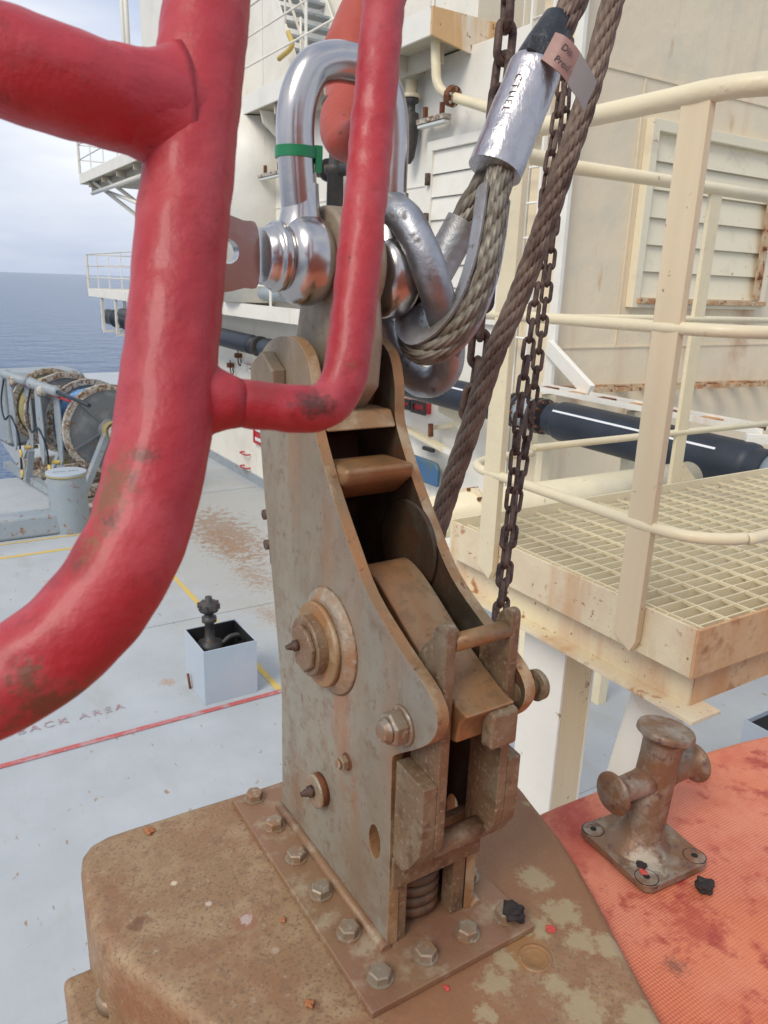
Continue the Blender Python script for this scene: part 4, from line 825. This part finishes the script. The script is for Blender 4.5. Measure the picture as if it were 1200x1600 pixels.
for i, (x, y) in enumerate(((233, 1298), (443, 1437), (484, 1567))):
    p = Zp(x, y, PZ+.002)
    lump('rust_flake', ['curled rust flake near the far left corner of the pedestal top', 'orange crumb between the white stain and the base plate', 'thin rust splinter near the bottom edge on the pedestal'][i], 'flake', p, (.006, .003, .005)[i], 'flake_rust', flat=.35)
# ================================================================ RELEASE HOOK
BZ = 2.880
rh = thing('release_hook', 'weathered steel quick release hook with twin side plates, bolted on the rusty pedestal', 'release hook', W(.6, .386, BZ))
G().box(.438, .778, .284, .478, PZ+.0005, BZ).build('base_plate', 'base_plate_steel', rh, bevel=.0015)
# bolts
proto = G().lathe(W(0, 0, 0), ZZ, [(0, .0125), (.0012, .0125), (.0014, .0105)], 24)
proto.hexa(W(0, 0, .0013), ZZ, .0108, .0085)
bpos = [(.465+.0598*i, .309) for i in range(6)] + [(.464, .360), (.464, .411), (.462, .459)] + [(.465+.0598*i, .459) for i in range(1, 6)]
bo_ = None
for i, (s_, t_) in enumerate(bpos):
    M = Matrix.Translation(W(s_, t_, BZ)) @ Matrix.Rotation(random.uniform(0, 1), 4, 'Z')
    if bo_ is None:
        me = bpy.data.meshes.new('bolt'); me.from_pydata([tuple(p) for p in proto.v], [], proto.f); me.materials.append(MATS['bolt_steel'])
        bo_ = bpy.data.objects.new('bolt', me); COL.objects.link(bo_); bo_.parent = rh; bo_.matrix_basis = MP(rh).inverted() @ M
    else: inst(bo_, rh, M)
TN, TN2, TI, TO = .333, .345, .427, .439
near = [(605, 1480), (608, 1375), (612, 1190), (617, 1180), (650, 1171), (672, 1160), (684, 1132), (671, 1085), (622, 1010), (575, 930), (545, 850), (515, 760), (492, 675), (489, 640), (487, 600), (477, 552), (455, 527), (425, 530), (405, 558), (401, 590), (404, 640), (412, 760), (425, 900), (440, 1080), (440, 1262)]
npts = [sz(Tp(x, y, TN)) for x, y in near]; npts[0] = (.491, BZ+.0003); npts[-1] = (.733, BZ+.0003)
body = [npts[0], npts[1]] + cr2(npts[2:-1], 4) + [npts[-1]]
hc_ = sz(Tp(585, 1315, TN)); hole = [(hc_[0]+.0105*math.cos(a), hc_[1]+.0185*math.sin(a)) for a in [2*PI*k/24 for k in range(24)]]
def side_plate(t0, t1):
    o = G().pT([body, hole], t0, t1).build('side_plate', 'plate_steel', rh, bevel=.0022, seg=3)
    # edge face has a browner look: second slot on the rim
    o.data.materials.append(MATS['edge_steel']); o.data.materials.append(MATS['shaded_inner_steel'])  # third slot darkens the inward faces, painting in the cavity's shade
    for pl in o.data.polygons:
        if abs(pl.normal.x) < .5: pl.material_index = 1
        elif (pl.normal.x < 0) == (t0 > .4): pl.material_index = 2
    return o
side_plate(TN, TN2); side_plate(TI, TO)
# window cross bars between the plates
def onT(x, y): return sz(Tp(x, y, TN2))
def cross(name, pts, m='edge_steel', bev=.003, t0=TN2+.0003, t1=TI-.0003): return G().pT([pts], t0, t1).build(name, m, rh, bevel=bev)
a, b = onT(500, 650), onT(507, 675)
cross('crossbar', [(a[0]-.004, a[1]+.003), (b[0]-.005, b[1]-.000), (b[0]+.034, b[1]+.003), (a[0]+.036, a[1]+.003)])
# round boss of the top pivot behind the rod
top_c = (.742, 3.397)
G().lathe(W(top_c[0]-.01, TN2+.0005, top_c[1]+.0), V, [(0, .038), (TI-TN2-.001, .038)], 40).build('pivot_barrel', 'cam_steel', rh)
# top pin head (hexagon) and its far nut
G().lathe(W(top_c[0]+.004, TN-.0005, top_c[1]), -V, [(0, .033), (.013, .033), (.015, .031)], 6, smooth=False, phase=.52, ref=U).build('pivot_pin_head', 'plate_steel', rh, bevel=.001)
G().lathe(W(top_c[0], TO+.0005, top_c[1]), V, [(0, .033), (.015, .031)], 6, smooth=False, phase=.3).build('pivot_pin_nut', 'edge_steel', rh)
# inner stop bar with a nose
nose = G(); pz = onT(540, 745)
f0 = W(pz[0]-.004, TN2+.001, pz[1])
nose.pT([[(pz[0]+.000, pz[1]+.006), (pz[0]+.060, pz[1]+.004), (pz[0]+.060, pz[1]-.040), (pz[0]+.030, pz[1]-.030), (pz[0]+.003, pz[1]-.008)]], TN2+.0006, TI-.0006)
nose.build('stop_block', 'cam_steel', rh, bevel=.006, seg=4)
# back plate closing the slot, with its spring blade
G().box(.728, .735, TN2+.0006, TI-.0006, BZ+.001, 3.30).build('back_plate', 'shaded_inner_steel', rh)
G().pT([[(.71, 3.28), (.728, 3.34), (.755, 3.36), (.765, 3.355), (.735, 3.30), (.727, 3.26)]], TN2+.001, TI-.001).build('back_block', 'shaded_inner_steel', rh, bevel=.004)
G().lathe(W(.618, TI-.0045, 3.240), V, [(0, .048), (.001, .050), (.0042, .050)], 64).build('inner_disc', 'shaded_inner_steel', rh)
# cam (hook tail)
ce = [sz(Tp(x, y, .362)) for x, y in ((566, 884), (585, 902), (610, 941), (652, 1013), (707, 1095), (731, 1122))]
cam_o = [(ce[0][0]+.022, ce[0][1]-.030), (ce[0][0]+.012, ce[0][1]-.008)] + ce + [(ce[-1][0]+.010, ce[-1][1]-.012), (ce[-1][0]+.013, ce[-1][1]-.032), (ce[-2][0]+.03, ce[-2][1]-.045), (ce[2][0]+.02, ce[2][1]-.075), (ce[0][0]+.04, ce[0][1]-.06)]
G().pT([[cam_o[0]] + cr2(cam_o[1:8], 4) + cam_o[8:]], .362, .415).build('cam', 'cam_steel', rh, bevel=.003, seg=3)
# big pin with boss rings
pcx = (.620, 3.152)
G().lathe(W(pcx[0]-.004, TN-.0003, pcx[1]+.003), -V, [(0, .056), (.002, .053), (.005, .0475), (.008, .0445)], 56).build('boss_weld', 'weld_steel', rh)
G().lathe(W(*(pcx[0], TN-.0085, pcx[1])), -V, [(0, .0435), (.0045, .0435), (.0055, .042)], 56).build('pin_washer', 'edge_steel', rh)
bigp = G().lathe(W(pcx[0]+.002, TN-.0142, pcx[1]), -V, [(0, .0305), (.010, .0305), (.0115, .029)], 40, ref=U, phase=.15).build('pin_head', 'lever_steel', rh, auto=40)
G().lathe(W(pcx[0]-.001, TN-.0262, pcx[1]), -V, [(0, .024), (.0035, .024), (.005, .0225)], 8, smooth=False, ref=U, phase=.3).build('pin_flat', 'lever_steel', rh, bevel=.0008)
def nipple(p, sc=1):
    G().lathe(p, -V, [(0, .0052*sc), (.004*sc, .0052*sc), (.005*sc, .0035*sc), (.007*sc, .0035*sc), (.009*sc, .0024*sc), (.011*sc, .0024*sc)], 12).build('grease_nipple', 'chain_rust', rh)
nipple(W(pcx[0]+.006, TN-.0312, pcx[1]+.001), 1.1)
G().lathe(W(pcx[0], TO+.0005, pcx[1]), V, [(0, .047), (.010, .046), (.0105, .03), (.022, .03)], 40).build('boss_far', 'rust', rh)
# small pin, bolts
sp_ = (.6335, 2.972)
G().lathe(W(*(sp_[0]-.004, TN-.0003, sp_[1])), -V, [(0, .0185), (.008, .0185), (.0095, .017)], 36).build('small_pin', 'rust', rh)
G().lathe(W(*(sp_[0]-.004, TN-.0101, sp_[1])), -V, [(-.003, .0190), (0, .0187), (.0004, .0165)], 36).build('small_pin_rim', 'weld_steel', rh)
nipple(W(sp_[0]-.002, TN-.0105, sp_[1]), 1.25)
nb = (.481, 3.1325)
G().disc(W(nb[0], TN-.0003, nb[1]), -V, .0185, .0025, 36).build('washer', 'bolt_steel', rh)
G().lathe(W(nb[0], TN-.003, nb[1]), -V, [(0, .0162), (.011, .0162), (.013, .0142)], 6, smooth=False, phase=.45, ref=U).build('nut', 'bolt_steel', rh, bevel=.0008)
G().lathe(W(nb[0], TN-.0162, nb[1]), -V, [(0, .0112), (.002, .0112), (.0028, .0090), (.0060, .0088), (.0068, .0078)], 28).build('bolt_end', 'bolt_steel', rh)
sb = (.5755, 3.039)
G().disc(W(sb[0], TN-.0003, sb[1]), -V, .0092, .0015, 24).build('washer', 'rust', rh)
G().lathe(W(sb[0], TN-.002, sb[1]), -V, [(0, .0078), (.006, .0078), (.0068, .007)], 6, smooth=False, phase=.3).build('nut', 'bolt_steel', rh, bevel=.0005)
G().lathe(W(sb[0], TN-.009, sb[1]), -V, [(0, .0048), (.003, .0045)], 14).build('bolt_end', 'bolt_steel', rh)
# lever: cheeks, handle pin, lower side blocks
lo = [sz(Tp(x, y, TN)) for x, y in ((617, 1186), (663, 1199), (661, 1318), (655, 1340), (640, 1358), (628, 1362), (619, 1350), (613, 1335))]
SF = .4445
rear = [(.4885, 3.15), (.4885, lo[7][1]+.006)]
chf = [(lo[7][0], lo[7][1]), (lo[6][0], lo[6][1]), (lo[5][0], lo[5][1]), (lo[4][0], lo[4][1]), (lo[3][0], lo[3][1]), (SF, lo[2][1]-.001)]

ckp = cr2([(.4445, 3.215), (.4445, 3.231), (.4475, 3.2365), (.455, 3.236), (.464, 3.227), (.468, 3.217), (.479, 3.205), (.485, 3.193), (.4845, 3.18)], 4) + rear + chf
for a, b in ((.3475, .3580), (.4165, .4268)): G().pT([ckp], a, b).build('lever_cheek', 'lever_steel', rh, bevel=.0015, seg=3)
blk = [(.4884, lo[0][1]), (SF, lo[0][1]-.004)] + chf[::-1] + [(.4884, lo[7][1]+.006)]
for a, b in ((TN-.0002, .3474), (.4269, TO+.003)): G().pT([blk], a, b).build('lower_cheek_block', 'lever_steel', rh, bevel=.0012, seg=3)
ck = (.452, 3.2365)
zk = sz(Tp(712, 1008, .3575))[1]
G().cyl(W(.4515, .3581, ck[1]-.0185), W(.4515, .4164, ck[1]-.0185), .0078, 24).build('handle_pin', 'cam_steel', rh)
G().cyl(W(.445, .4266, zk-.062), W(.445, .450, zk-.062), .0085, 20).build('far_pin', 'lever_steel', rh)
G().lathe(W(.445, .4502, zk-.062), V, [(0, .0145), (.006, .0140), (.008, .012)], 24).build('far_pin_head', 'lever_steel', rh)
s_f = SF = .4445
G().box(.525, .531, .3585, .4165, 2.985, 3.12).build('inner_wall', 'shaded_inner_steel', rh)
G().cyl(W(s_f+.022, .3583, lo[5][1]+.020), W(s_f+.022, .4168, lo[5][1]+.020), .0105, 24).build('lower_cross_pin', 'lever_steel', rh)
# latch block and nose
l0 = ce[-1]
G().pT([[(l0[0]+.012, 3.158), (.425, 3.1545), (.425, 3.1205), (l0[0]+.012, 3.119)]], .387, .4162).build('latch_nose', 'lever_steel', rh, bevel=.0035, seg=3)
# front apron, legs and spring
z1 = lo[5][1]-.002; z0 = sz(Tp(607, 1385, TN))[1]
G().pS([[(TN2+.0005, z0), (TI-.0005, z0), (TI-.0005, z1+.022), (TN2+.0005, z1+.022)]], .4905, .5).build('apron', 'lever_steel', rh, bevel=.001)
G().box(.486, .4903, TN+.0005, TO-.0005, z0, z1+.004).build('apron_cover', 'lever_steel', rh, bevel=.001)
for a, b in ((TN2+.0006, TN2+.010), (TI-.016, TI-.0006)): G().box(.4925, .51, a, b, BZ+.0003, z0-.0003).build('leg', 'lever_steel', rh, bevel=.001)
g = G(); pts = [W(0.533+.029*math.cos(k*2*PI/20), .382+.029*math.sin(k*2*PI/20), BZ+.005+.0125*k/20) for k in range(20*6)]
g.tube(pts, .0058, 12); g.build('spring', 'spring_steel', rh)
G().cyl(W(.535, .382, BZ+.0005), W(.535, .382, 2.97), .014, 20).build('spring_rod', 'shaded_inner_steel', rh)
# weld fillets at the feet
G().tube([W(.735, TN-.003, BZ+.001), W(.62, TN-.003, BZ+.0015), W(.488, TN-.003, BZ+.001)], .0058, 12, lump=.0009, lsc=120).build('weld_bead', 'base_plate_steel', rh)
G().tube([W(.735, TO+.003, BZ+.001), W(.488, TO+.003, BZ+.001)], .006, 10, lump=.0018, lsc=160).build('weld_bead', 'weld_steel', rh)
# rusty guide chain piece at the plate's back edge
g = G()
for x, y in ((421, 803), (424, 850)):
    p = Tp(x, y, .36); g.lathe(p-V*.008, V, [(0, .0065), (.018, .0065)], 8)
g.beam(Tp(424, 795, .37), Tp(430, 880, .37), .008, .010, V); g.build('back_bracket', 'chain_rust', rh)
# eye bar rising to the shackle pin
ec = (.70, 3.517)
eb = circ(ec[0], ec[1], .052, -20, 200, 30) + [(.70+.054, 3.46), (.70+.057, 3.40)] + circ(.742-.01, 3.397, .036, 190, 340, 12)[1:-1] + [(.66, 3.43)]
eb = circ(ec[0], ec[1], .052, -25, 205, 30)
eb = [(p[0], p[1]) for p in eb]
ebl = [( .647, 3.47), (.655, 3.40), (.69, 3.365), (.735, 3.36), (.765, 3.38), (.764, 3.42), (.757, 3.46)]
full = circ(ec[0], ec[1], .052, -30, 210, 34)      # counter-clockwise from low-right to low-left in (s,z)
full = full[::-1] + ebl[:0]
poly = [(p[0], p[1]) for p in circ(ec[0], ec[1], .054, 215, -35, 34)] + [(.752, 3.46), (.762, 3.42), (.764, 3.385), (.735, 3.362), (.69, 3.366), (.655, 3.40), (.650, 3.45)]
G().pT([poly], .362, .408).build('eye_bar', 'plate_steel', rh, bevel=.005, seg=3)
# ================================================================ BOW SHACKLE
sk = thing('bow_shackle', 'large polished stainless bow shackle with green cable tie, behind the red rod', 'shackle', W(.70, .39, 3.46))
bowp = [(.3425, 3.545), (.3405, 3.565), (.3375, 3.60), (.3355, 3.635), (.340, 3.662), (.352, 3.684), (.371, 3.694), (.393, 3.6965), (.412, 3.694), (.428, 3.682), (.437, 3.662), (.440, 3.635), (.4395, 3.60), (.440, 3.56), (.4415, 3.535)]
G().tube(smooth([W(.70, a, b) for a, b in bowp], 8), .0176, 40).build('bow', 'chrome', sk)
for t_, sg in ((.3435, -1), (.4415, 1)):
    hw = .0262; ep = []
    for k in range(33):
        x = -1+2*k/32; ep.append((hw*(1+x), max(.023, .0432*(1-abs(x)**2.7)**(1/2.5))))
    G().lathe(W(.70, t_-hw, 3.520 if sg < 0 else 3.508), V, ep, 64).build('ear', 'chrome', sk)
    # neck blending the ear into its leg
    nk = []
    for k in range(15): x = k/14; nk.append((.048*x-.003, .0170+.0085*(1-x)**2.2))
    G().lathe(W(.70, t_-.0022 if sg < 0 else t_+.0012, 3.543), ZZ, nk, 48, cap=False).build('neck', 'chrome', sk)
px_ = W(.70, .39, 3.5145); pdz = (V*1+ZZ*-.06).normalized()
G().cyl(W(.70, .318, 3.5215), W(.70, .475, 3.507), .020, 30).build('pin', 'chrome', sk)
G().lathe(W(.70, .3185, 3.5215), -V, [(-.004, .0305), (.000, .0325), (.005, .0325), (.007, .0305), (.0072, .0285), (.011, .0285), (.0125, .027), (.017, .026), (.0185, .024)], 56).build('pin_collar', 'chrome', sk)
# flat tab with a hole
hcn = (.2650, 3.5240)
tabp = [(.2945, 3.497), (.2945, 3.546), (.280, 3.5515), (.262, 3.556), (.240, 3.557), (.222, 3.550), (.214, 3.535), (.214, 3.512), (.222, 3.497), (.240, 3.489), (.262, 3.4885), (.280, 3.4925)]
tbh = [sz for sz in ring_loop(hcn[0], hcn[1], .0108, 28)]
G().pS([cr2(tabp, 4, True), tbh], .693, .707).build('pin_tab', 'chrome', sk, bevel=.0015, seg=3)
G().lathe(W(.70, .469, 3.508), V, [(0, .02), (0, .036), (.018, .036), (.02, .033)], 6, smooth=False).build('pin_nut', 'chrome', sk, bevel=.001)
ct_ = thing('cable_tie', 'green plastic cable tie strapped round the near leg of the shackle', 'cable tie', W(.70, .336, 3.61))
G().lathe(W(.70, .3365, 3.609), ZZ, [(0, .0178), (0, .0196), (.0096, .0196), (.0096, .0178)], 40).build('strap', 'green_plastic', ct_, auto=40)
hp = W(.70, .3365, 3.609)-U*.011+V*.0165
G().obox(hp+ZZ*.004, U*.004, V*.0038, ZZ*.0075).build('head', 'green_plastic', ct_, bevel=.001)
G().obox(hp+ZZ*.0-V*.001-U*.004-ZZ*.006, U*.0012, V*.003, ZZ*.006).build('tail', 'green_plastic', ct_, bevel=.0004)
# ================================================================ ORANGE CRANE HOOK in the shackle
ch = thing('crane_hook', 'orange painted crane hook holding the bow shackle from above', 'hook', D(560, 200, .8))
hk = [(650, -330, 1.0), (632, -190, .97), (612, -90, .935), (585, 5, .90), (552, 80, .875), (552, 130, .85), (541, 178, .825), (534, 212, .80), (556, 218, .775), (584, 175, .757), (602, 120, .74)]
hr = [.040, .038, .036, .0345, .0345, .029, .026, .0225, .020, .016, .011]
pp = smooth([D(*a) for a in hk], 8)
rr = []
for i in range(len(pp)): x = i/8; j = min(int(x), len(hr)-2); f_ = x-j; rr.append(hr[j]*(1-f_)+hr[j+1]*f_)
g = G(); g.tube(pp, rr, 32, lump=.002, lsc=30)
for sgn_, idx in ((1, -1),):
    c_ = pp[-1]; d_ = (pp[-1]-pp[-3]).normalized(); g.lathe(c_, d_, [(0, rr[-1]), (.006, rr[-1]*.85), (.011, rr[-1]*.5), (.013, 0)], 32)
g.build('hook_body', 'hook_orange', ch)
G().lathe(D(519, 165, .815), (EY-D(519, 165, .815)).normalized(), [(-.02, .0115), (.000, .011), (.004, .008), (.0055, 0)], 20).build('stud', 'steel_dark', ch)
# ================================================================ GALVANISED RING
lk = [(552, 365, .80), (556, 338, .795), (575, 322, .785), (605, 323, .768), (634, 344, .752), (658, 388, .748), (676, 438, .755), (692, 490, .785), (702, 535, .82), (698, 575, .845), (676, 597, .86), (648, 592, .87), (620, 563, .875), (600, 520, .87), (583, 475, .86), (566, 425, .84), (555, 390, .815)]
G().tube(smooth([D(*a) for a in lk], 6, True), .0172, 32, closed=True, lump=.0007, lsc=60).build('steel_ring', 'galvanised', label='galvanised oval steel ring linking the shackle and the thimble of the wire sling', cat='ring')
# ================================================================ WIRE SLING: rope loop, thimble, ferrule, sleeve, tag
sg_ = thing('wire_rope_sling', 'wire rope sling with a thimble eye, silver ferrule and black sleeve above it', 'wire sling', D(700, 560, .8))
RR = .0148
loop = [(797, 215, .800), (786, 255, .797), (776, 300, .79), (768, 360, .782), (755, 425, .776), (731, 488, .774), (700, 530, .780), (668, 548, .79), (648, 540, .806), (640, 515, .822), (650, 480, .836), (676, 432, .846), (706, 378, .843), (735, 325, .834), (765, 275, .82), (790, 225, .806)]
lp = smooth([D(*a) for a in loop], 10)
g = G(); wire_rope(g, lp, RR, .17, .002); g.build('rope_loop', 'wire_rope_new', sg_)
up_ = smooth([D(*a) for a in ((838, 130, .80), (860, 75, .80), (888, 20, .80), (925, -60, .80), (965, -150, .80))], 10)
g = G(); wire_rope(g, up_, RR, .17, .002); g.build('rope_tail', 'wire_rope_brown', sg_)
# thimble: C channel swept round the inside of the loop
mid = lp[20:-24]; cen = sum(mid, Vector())/len(mid); tp = resample(mid, .006)
pn = Vector()
for a, b in zip(tp, tp[1:]): pn += (a-cen).cross(b-cen)
pn.normalize()
g = G(); vs_ = []; m_ = len(tp); prof = []
na = 14
for k in range(na+1): a = R(-100+200*k/na); prof.append((math.cos(a)*(RR+.0012), math.sin(a)*(RR+.0012)))
for k in range(na+1): a = R(100-200*k/na); prof.append((math.cos(a)*(RR+.0068), math.sin(a)*(RR+.0052)))
q = len(prof)
for i in range(m_):
    t_ = (tp[min(i+1, m_-1)]-tp[max(0, i-1)]).normalized(); b_ = (pn-t_*pn.dot(t_)).normalized(); nn = t_.cross(b_)
    if nn.dot(cen-tp[i]) < 0: nn = -nn
    for (x, y) in prof: vs_.append(tp[i]+nn*x+b_*y)
fs = [(i*q+k, i*q+(k+1) % q, (i+1)*q+(k+1) % q, (i+1)*q+k) for i in range(m_-1) for k in range(q)] + [tuple(range(q)), tuple((m_-1)*q+k for k in range(q))]
g.add(vs_, fs, True); g.build('thimble', 'thimble_steel', sg_, auto=50)
# ferrule
f0, f1 = D(773, 268, .802), D(840, 100, .802); ax = (f1-f0); L = ax.length; ax.normalize()
g = G(); n = 48; prof = [(-.002, .0), (-.002, .024), (0, .0285)] + [(L*k/30, .0292-.0010*(k/30)) for k in range(0, 29)] + [(L*.97, .0265), (L, .0225), (L, 0)]
g.lathe(f0, ax, prof, n)
for v in g.v[n*3:-3*n]:
    c_ = f0+ax*((v-f0).dot(ax)); d_ = (v-c_); v += d_.normalized()*(.0009*mn.noise(v*55)+.0003*mn.noise(v*160))
fe = g.build('ferrule', 'ferrule_aluminium', sg_, auto=50)
vw = (EY-(f0+f1)/2).normalized(); sd = ax.cross(vw).normalized()      # to the right seen along the axis from the camera
side = (vw*.90 - sd*.42) if sd.dot(rt) > 0 else (vw*.90+sd*.42); side = (side-ax*side.dot(ax)).normalized()
tdir = -ax
M = basis(f0+ax*L*.47+side*.0290, tdir, side.cross(tdir))
text_part('stamped_marking', 'CTUEL  26', .0115, M, 'stamp_ink', fe, ext=.0007, sp=1.3, off=-.00022)
# black sleeve and tag
sl0, sl1 = D(836, 112, .802), D(872, 32, .802)
ax2 = (sl1-sl0); L2 = ax2.length; ax2.normalize(); g = G(); g.lathe(sl0, ax2, [(-.004, .0230), (0, .0245), (L2*.2, .0250), (L2*.5, .0222), (L2*.8, .019), (L2*1.02, .0165), (L2*1.03, .0145)], 36)
for v in g.v: v += (v-sl0).normalized()*(.0012*mn.noise(v*60))
g.build('heat_shrink_sleeve', 'heatshrink', sg_)
bk = D(846, 72, .775)
xr = (D(880, 84, .775)-D(838, 66, .775)).normalized(); yr = (D(838, 66, .775)-D(832, 84, .775)).normalized(); zr_ = xr.cross(yr).normalized()
G().obox(bk-zr_*.004, xr*.0135, yr*.0075, zr_*.0045).build('tag_buckle', 'heatshrink', sg_, bevel=.001)
for k in (-1, 1): G().lathe(bk+xr*.0095+yr*.0045*k, zr_ if zr_.dot(EY-bk) > 0 else -zr_, [(0, .0018), (.0012, .0015), (.0018, 0)], 12).build('rivet', 'chrome', sg_)
# curved strip tag
rows = [(868, 50, 846, 92, .772), (884, 57, 866, 107, .768), (900, 72, 880, 120, .770), (913, 92, 893, 140, .777), (925, 112, 905, 158, .787), (933, 128, 912, 175, .797)]
ra = smooth([D(a[0], a[1], a[4]) for a in rows], 4); rb = smooth([D(a[2], a[3], a[4]) for a in rows], 4); n = len(ra)
def tagpart(i0, i1, m):
    g = G(); vs_ = []
    for i in range(i0, i1+1): vs_ += [ra[i], rb[i]]
    k_ = i1-i0+1; vs2 = [v+fw*.0011 for v in vs_]
    fs = [(2*i, 2*i+1, 2*i+3, 2*i+2) for i in range(k_-1)] + [(2*i+2*k_, 2*i+2+2*k_, 2*i+3+2*k_, 2*i+1+2*k_) for i in range(k_-1)]
    fs += [(2*i, 2*i+2, 2*i+2+2*k_, 2*i+2*k_) for i in range(k_-1)] + [(2*i+1, 2*i+1+2*k_, 2*i+3+2*k_, 2*i+3) for i in range(k_-1)] + [(0, 2*k_, 2*k_+1, 1), (2*k_-2, 2*k_-1, 4*k_-1, 4*k_-2)]
    g.add(vs_+vs2, fs, True); return g.build('tag', m, sg_, auto=40)
tg1 = tagpart(0, 10, 'tag_plastic_pink'); tagpart(10, n-1, 'tag_plastic')
i_ = 5; o_ = ra[i_].lerp(rb[i_], .32); xd = (ra[i_+2]-ra[i_-2]).normalized(); yd = (ra[i_]-rb[i_]).normalized(); zn = xd.cross(yd)
if zn.dot(EY-o_) < 0: zn = -zn
for f_, wd_, in ((.30, 'Dia'), (.72, 'Prod')):
    o_ = ra[i_+1].lerp(rb[i_+1], f_)+zn.normalized()*.0007; text_part('tag_lettering', wd_, .0098, basis(o_, xd, yd), 'ink', tg1, ext=.0001)
# ================================================================ FREE WIRE ROPE
g = G(); fr_pts = smooth([D(1005, -170, .93), D(958, 0, .95), D(921, 140, .97), D(881, 262, .98), D(844, 372, .995), D(806, 475, 1.01), D(769, 562, 1.02), D(738, 660, 1.04), D(702, 765, 1.06), D(676, 850, 1.07), D(655, 930, 1.08)], 10)
wire_rope(g, fr_pts, .0146, .175, .0022)
g.build('wire_rope', 'wire_rope_brown', label='free hanging brown wire rope passing down behind the release hook', cat='wire rope')
# ================================================================ CHAINS
def chain(label, pts, r_, pitch, wid, dbl=0, group='rusty chains'):
    t = thing('rusty_chain', label, 'chain', pts[-1], group)
    hl = pitch/2+r_*.98; hw = wid/2-r_
    loop_ = []
    for k in range(10): a = PI*k/9; loop_.append(Vector((hw*math.cos(a), 0, (hl-hw)+hw*math.sin(a)-r_*.0)))
    for k in range(10): a = PI+PI*k/9; loop_.append(Vector((hw*math.cos(a), 0, -(hl-hw)+hw*math.sin(a))))
    g = G().tube(loop_, r_, 10, closed=True)
    me = bpy.data.meshes.new('link'); me.from_pydata([tuple(v) for v in g.v], [], g.f); me.materials.append(MATS['chain_rust']); me.polygons.foreach_set('use_smooth', [True]*len(me.polygons))
    P = resample(smooth(pts, 8), pitch); first = None
    for i in range(len(P)-1):
        c_ = (P[i]+P[i+1])/2; zt_ = (P[i]-P[i+1]).normalized(); tw = R(12+(90 if i % 2 else 0)+random.uniform(-12, 12))+.3*math.sin(i*.35)
        xa = zt_.orthogonal(); xa = (rt-zt_*rt.dot(zt_)).normalized(); ya = zt_.cross(xa); x2 = xa*math.cos(tw)+ya*math.sin(tw); y2 = zt_.cross(x2)
        M = Matrix((x2, y2, zt_)).transposed().to_4x4(); M.translation = c_
        if first is None:
            first = bpy.data.objects.new('link', me); COL.objects.link(first); first.parent = t; first.matrix_basis = MP(t).inverted() @ M
        else: inst(first, t, M)
    return t
chain('big linked brown chain at the top, left of the ferrule, hanging down behind the thimble', [D(796, -60, 1.02), D(790, 60, 1.03), D(776, 180, 1.05), D(765, 320, 1.08), D(755, 470, 1.12), D(742, 600, 1.16), D(722, 690, 1.18)], .0058, .040, .034)
chain('thin brown chain in front of the far one, ending at the right lever cheek', [D(886, 60, 1.10), D(870, 190, 1.10), D(853, 290, 1.10), D(846, 400, 1.10), D(832, 500, 1.09), D(812, 640, 1.07), D(799, 780, 1.04), D(787, 890, 1.0), D(779, 975, .96)], .0031, .0268, .0195)
chain('second strand of thin brown chain just right of and behind the first thin one', [D(888, 60, 1.18), D(882, 200, 1.18), D(868, 330, 1.18), D(857, 430, 1.17), D(842, 550, 1.15), D(824, 680, 1.13), D(806, 790, 1.10), D(793, 880, 1.07), D(784, 965, 1.03)], .0031, .0268, .0195)
# ================================================================ RED FOREGROUND FRAME
rf = thing('red_pipe_frame', 'thick glossy red painted pipe frame close in front at left, with a thinner bent rod', 'pipe frame', D(150, 900, .37))
RP = .0242
mp_ = [(340, -160, .455), (330, -60, .44), (318, 60, .43), (304, 180, .42), (291, 300, .412), (280, 420, .405), (272, 500, .40), (266, 580, .395), (254, 680, .387), (234, 775, .38), (205, 860, .372), (160, 935, .365), (95, 1005, .358), (10, 1060, .352), (-100, 1110, .345), (-260, 1160, .34)]
G().tube(resample(smooth([D(*a) for a in mp_], 8), .004), RP, 48, lump=.0010, lsc=70).build('main_pipe', 'red_enamel', rf)
br = [(-260, 20, .345), (-120, 55, .352), (0, 95, .36), (110, 132, .375), (215, 165, .398), (300, 185, .42)]
G().tube(resample(smooth([D(*a) for a in br], 8), .004), .0250, 44, lump=.0010, lsc=70).build('branch_pipe', 'red_enamel', rf)
# fillet welds where branches meet the pipe
cxx = D(235, 168, .402); dx = (D(215, 165, .398)-D(110, 132, .375)).normalized()
wg = G(); wg.lathe(cxx-dx*.024, dx, [(0, .0240), (.007, .0252), (.014, .0266), (.021, .0290), (.028, .0325), (.034, .0375), (.038, .042)], 44)
wn_ = dx.cross(D(304, 180, .42)-D(291, 300, .412)).normalized()
for v in wg.v: v -= wn_*((v-cxx).dot(wn_)*.42*min(1, max(0, (v-cxx).dot(dx)+.020)/.034))
wg.build('weld_collar', 'red_enamel', rf)
rod = [(290, 618, .395), (340, 624, .402), (400, 633, .408), (460, 639, .415), (500, 636, .42), (524, 618, .425), (540, 580, .428), (549, 520, .432), (558, 440, .436), (568, 340, .442), (578, 240, .45), (588, 130, .455), (598, 20, .462), (606, -80, .47), (612, -160, .475)]
G().tube(resample(smooth([D(*a) for a in rod], 8), .003), .01285, 36, lump=.0008, lsc=90).build('bent_rod', 'red_enamel', rf)
dr = (D(400, 633, .408)-D(340, 624, .402)).normalized()
wg = G(); c9 = D(308, 621, .398); wg.lathe(c9, dr, [(0, .030), (.006, .0225), (.011, .0175), (.017, .0146), (.024, .0124)], 36)
for v in wg.v: v -= wn_*((v-c9).dot(wn_)*.55*max(0, 1-(v-c9).dot(dr)/.018))
wg.build('weld_collar', 'red_enamel', rf)
for o in list(bpy.data.objects):
    if '_M' in o: del o['_M']
